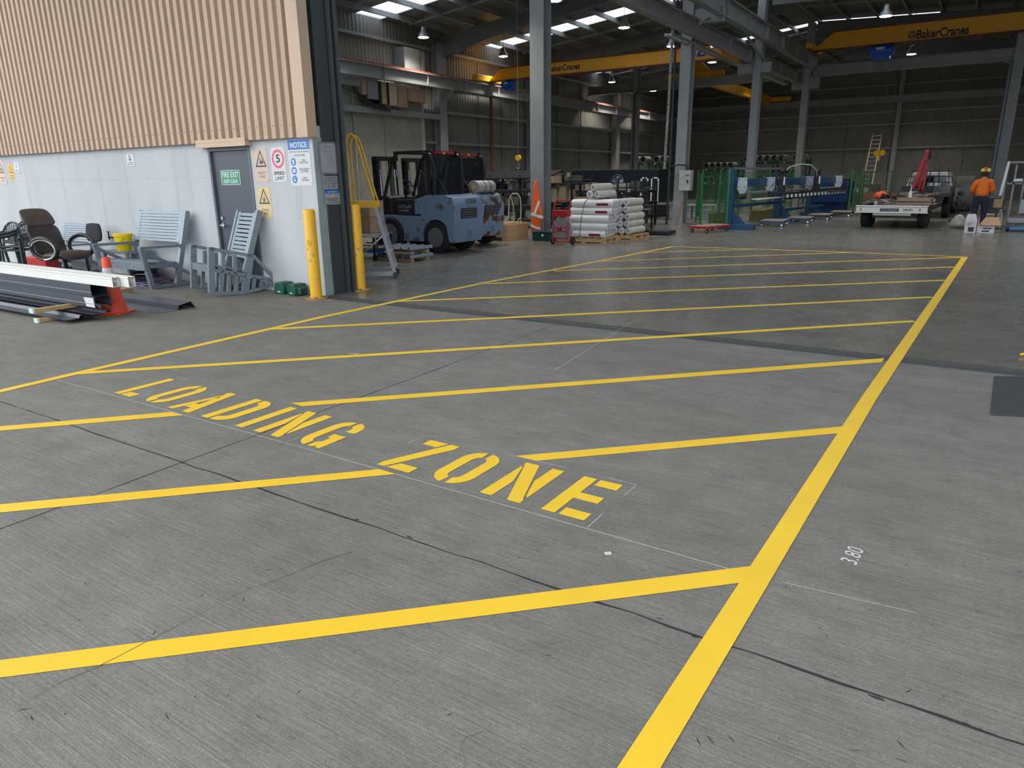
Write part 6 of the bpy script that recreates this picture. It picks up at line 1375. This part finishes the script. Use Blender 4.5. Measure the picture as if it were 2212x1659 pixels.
HR=mat('helmet_red',(.45,.035,.02),.35); G().lathe([(.108,1.655),(.106,1.67),(.10,1.71),(.08,1.755),(.045,1.785),(.001,1.795)],(0,.03,0),24).o('helmet',HR,pt,smooth=True); G().box(-.07,.07,.11,.19,1.66,1.67).o('helmet_peak',HR,pt,bevel=.004)
YM=mat('muff_yellow',(.62,.66,.03),.4)
for s in (-1,1): G().lathe([(.03,-.02),(.05,-.01),(.05,.02),(.03,.03)],(s*.075,-.075,1.70),16,'y').o('ear_muff',YM,pt,smooth=True)
G().lathe([(.075,1.53),(.088,1.58),(.09,1.655)],(0,.015,0),16).o('hair',mat('dark_hair',(.03,.02,.015),.8),pt,smooth=True)
# --- boxes and clutter by the person
LPK=mat('printed_lilac_white',(.55,.53,.58),.5)
t=T('printed_box','open white printed cardboard box standing upright near the person','box',(-.26,24.30,0),math.radians(2))
G().box(-.14,.14,-.10,.10,0,.36).o('carton',LPK,t,bevel=.004); G().hexa([(-.14,-.10,.36),(.14,-.10,.36),(.14,-.095,.36),(-.14,-.095,.36),(-.11,-.06,.52),(.08,-.06,.52),(.08,-.055,.52),(-.11,-.055,.52)]).o('flap',LPK,t)
G().box(-.05,.09,-.103,-.1005,.03,.16).o('printed_picture',SK,t); G().box(-.10,.02,-.103,-.1005,.21,.23).box(-.10,.06,-.103,-.1005,.26,.28).o('printed_lines',SBK2,t)
t=T('printed_box','low white printed box lying beside the upright one','box',(.10,24.38,0),math.radians(2)); G().box(-.20,.22,-.12,.14,0,.20).o('carton',LPK,t,bevel=.004)
G().box(-.08,.10,-.123,-.1205,.03,.07).box(-.05,.14,-.123,-.1205,.11,.14).o('printed_lines',SK,t)
G().hexa([(-.18,-.12,.205),(.20,-.12,.205),(.20,.0,.205),(-.18,.0,.205),(-.10,-.20,.215),(.34,-.20,.215),(.30,.20,.42),(-.02,.20,.42)]).o('open_flap',CARD,t)
heap('plastic_bag','crumpled clear plastic bag left of the person\'s feet','bag',(-.62,26.6,0),(.24,.2,.42),mat('milky_plastic',(.45,.44,.40),.4,0,.2,8),seed=6)
o=G().ring([(.02*i*math.cos(i*.8),.02*i*math.sin(i*.8),.02) for i in range(3,18)],.008,5).o('cord',BLK); o.location=(-.55,25.6,0); tag(o,'thin cord tangled on the floor left of the person','cord')
t=T('visitor_chair','black metal-legged chair to the right of the person','chair',(.22,27.5,0),math.radians(-10))
G().box(-.28,.28,-.02,.03,.50,.86).o('backrest',BLK,t,bevel=.03); G().box(-.27,.27,.02,.48,.42,.47).o('seat',BLK,t,bevel=.02)
for x in (-.26,.26): G().ring([(x,-.02,.6),(x*1.15,-.15,.01),(x*1.15,.4,.01)],.012,6).bar((x,.05,.42),(x*1.15,-.1,.02),.02).o('leg',CHR,t)
G().bar((-.27,-.04,.36),(.27,-.04,.36),.02).o('stretcher',CHR,t)
t=T('office_chair','black office chair seen sideways between the truck and the person','chair',(-.72,29.2,0),math.radians(80))
pad('backrest',[(.25,.55,.22,.04,0),(.28,.8,.22,.05,0),(.28,1.05,.16,.04,0)],BLK,t); pad('seat',[(-.25,.46,.22,.04,math.pi/2),(.2,.46,.24,.05,math.pi/2)],BLK,t); G().cyl((0,0,.1),(0,0,.44),.03).o('gas_lift',BLK,t)
g=G(); g.ring([(-.26,.15*math.cos(a),.62+.12*math.sin(a)) for a in [2*math.pi*i/14 for i in range(14)]],.025,6,closed=True); g.o('armrest',BLK,t)
g=G()
for k in range(5): a=k*2*math.pi/5; g.bar((0,0,.1),(.3*math.cos(a),.3*math.sin(a),.05),.05,.03)
g.o('star_base',BLK,t)
tcarton('brown carton held up behind the orange shirt of the person',.32,26.2,.62,.22,.25,.24)
t=T('small_stand','dark stand under the raised carton by the person','stand',(.32,26.2,0)); G().box(-.16,.16,-.14,.14,.58,.615).o('tabletop',BLK,t); G().bar((0,0,0),(0,0,.58),.06).o('pole',BLK,t); G().box(-.18,.18,-.16,.16,0,.02).o('base',BLK,t)
# --- machine at the right edge
t=T('packing_machine','grey framed machine with pale arm and rollers at the right edge','machine',(1.05,27.0,0))
MG=mat('machine_grey',(.26,.27,.27),.45,.2)
for x in (-.62,-.40,-.15):
    G().bar((x,.2,0),(x,.2,1.95-.1*(x>-.5)),.05).o('frame_post',MG,t)
G().bar((-.62,.2,1.92),(-.15,.2,1.92),.05).o('frame_rail',MG,t); G().bar((-.62,.2,1.3),(-.15,.2,1.3),.05).o('frame_rail',MG,t)
G().bar((-.70,-.1,.95),(-.62,-.1,1.95),.07).o('white_upright',WHT,t); G().box(-.42,-.2,.1,.16,1.36,1.44).o('white_panel',WHT,t)
G().lathe([(.11,-.05),(.14,-.03),(.14,.03),(.11,.05)],(-.02,0,2.12),18,'y').o('arm_joint',WHT,t,smooth=True); G().bar((0,0,2.12),(.35,0,1.85),.14,.1).o('robot_arm',WHT,t,bevel=.02)
G().box(-.08,.5,-.1,.4,1.25,1.80).o('cabinet',LP,t,bevel=.03); G().box(-.06,.12,-.11,-.1,1.40,1.68).o('blue_panel',HB,t)
G().lathe([(.03,-.02),(.13,0),(.15,.06)],(.12,-.16,1.22),20,'y').o('fan_motor',STEELD,t,smooth=True)
G().box(-.12,.5,-.05,.3,.86,1.0).o('roller_housing',mat('roller_brown',(.10,.07,.06),.5),t,bevel=.03)
G().box(-.16,.5,-.1,.3,.42,.84).o('clear_guard',mat('guard_plastic',(.30,.34,.36),.25),t,bevel=.01)
G().box(-.3,.5,-.3,.2,.30,.38).o('bed',mat('bed_brown',(.22,.13,.10),.5),t)
for k,z in enumerate((.16,.24)): G().cyl((-.42,-.35-.1*k,z),(.5,-.35-.1*k,z),.045,n=12).o('bed_roller',MG,t,smooth=True)
t=T('pallet_jack','blue-decked pallet jack on the floor at the right edge','pallet jack',(.98,25.25,0)); G().box(-.30,.5,-.25,.25,.05,.13).o('deck',mat('jack_blue',(.05,.17,.38),.35),t,bevel=.02); G().lathe([(.09,-.04),(.09,.04)],(-.34,-.1,.09),16,'x').o('wheel',BLK,t); G().box(-.36,.5,.1,.3,.22,.36).o('carriage',MG,t,bevel=.02)
o=G().box(-.35,.35,-.02,.02,.0,1.3).o('leaning_board',mat('dull_green_panel',(.03,.11,.03),.6)); o.location=(.30,44,.0); tag(o,'dull green panel leaning near the back wall behind the person','panel')
t=T('wall_lockers','olive cabinets with pale notices in front of the back wall','cabinet',(-5.2,41.5,0)); G().box(-1.1,.6,-.25,.25,0,1.15).o('cabinet',mat('olive_cabinet',(.10,.11,.07),.6),t,bevel=.01)
for x,z in ((-.75,.72),(-.2,.75),(-.2,.42)): G().box(x,x+.4,-.256,-.251,z,z+.22).o('pale_notice',SGY,t)
t=T('timber_stack','stack of brown timber behind the left side of the trailer','timber',(-4.05,36.3,0)); G().box(-.6,.6,-.5,.5,0,.85).o('timber_pack',mat('dark_timber',(.22,.13,.06),.8,0,.2,6,stretch=(1,6,6)),t)
t=T('round_tank','large dark round tank lying behind the truck and person','tank',(-.95,38.0,.75)); G().lathe([(.6,-.5),(.75,-.45),(.75,.45),(.6,.5)],(0,0,0),28,'x').o('tank',mat('tank_grey',(.16,.16,.15),.6),t,smooth=True)
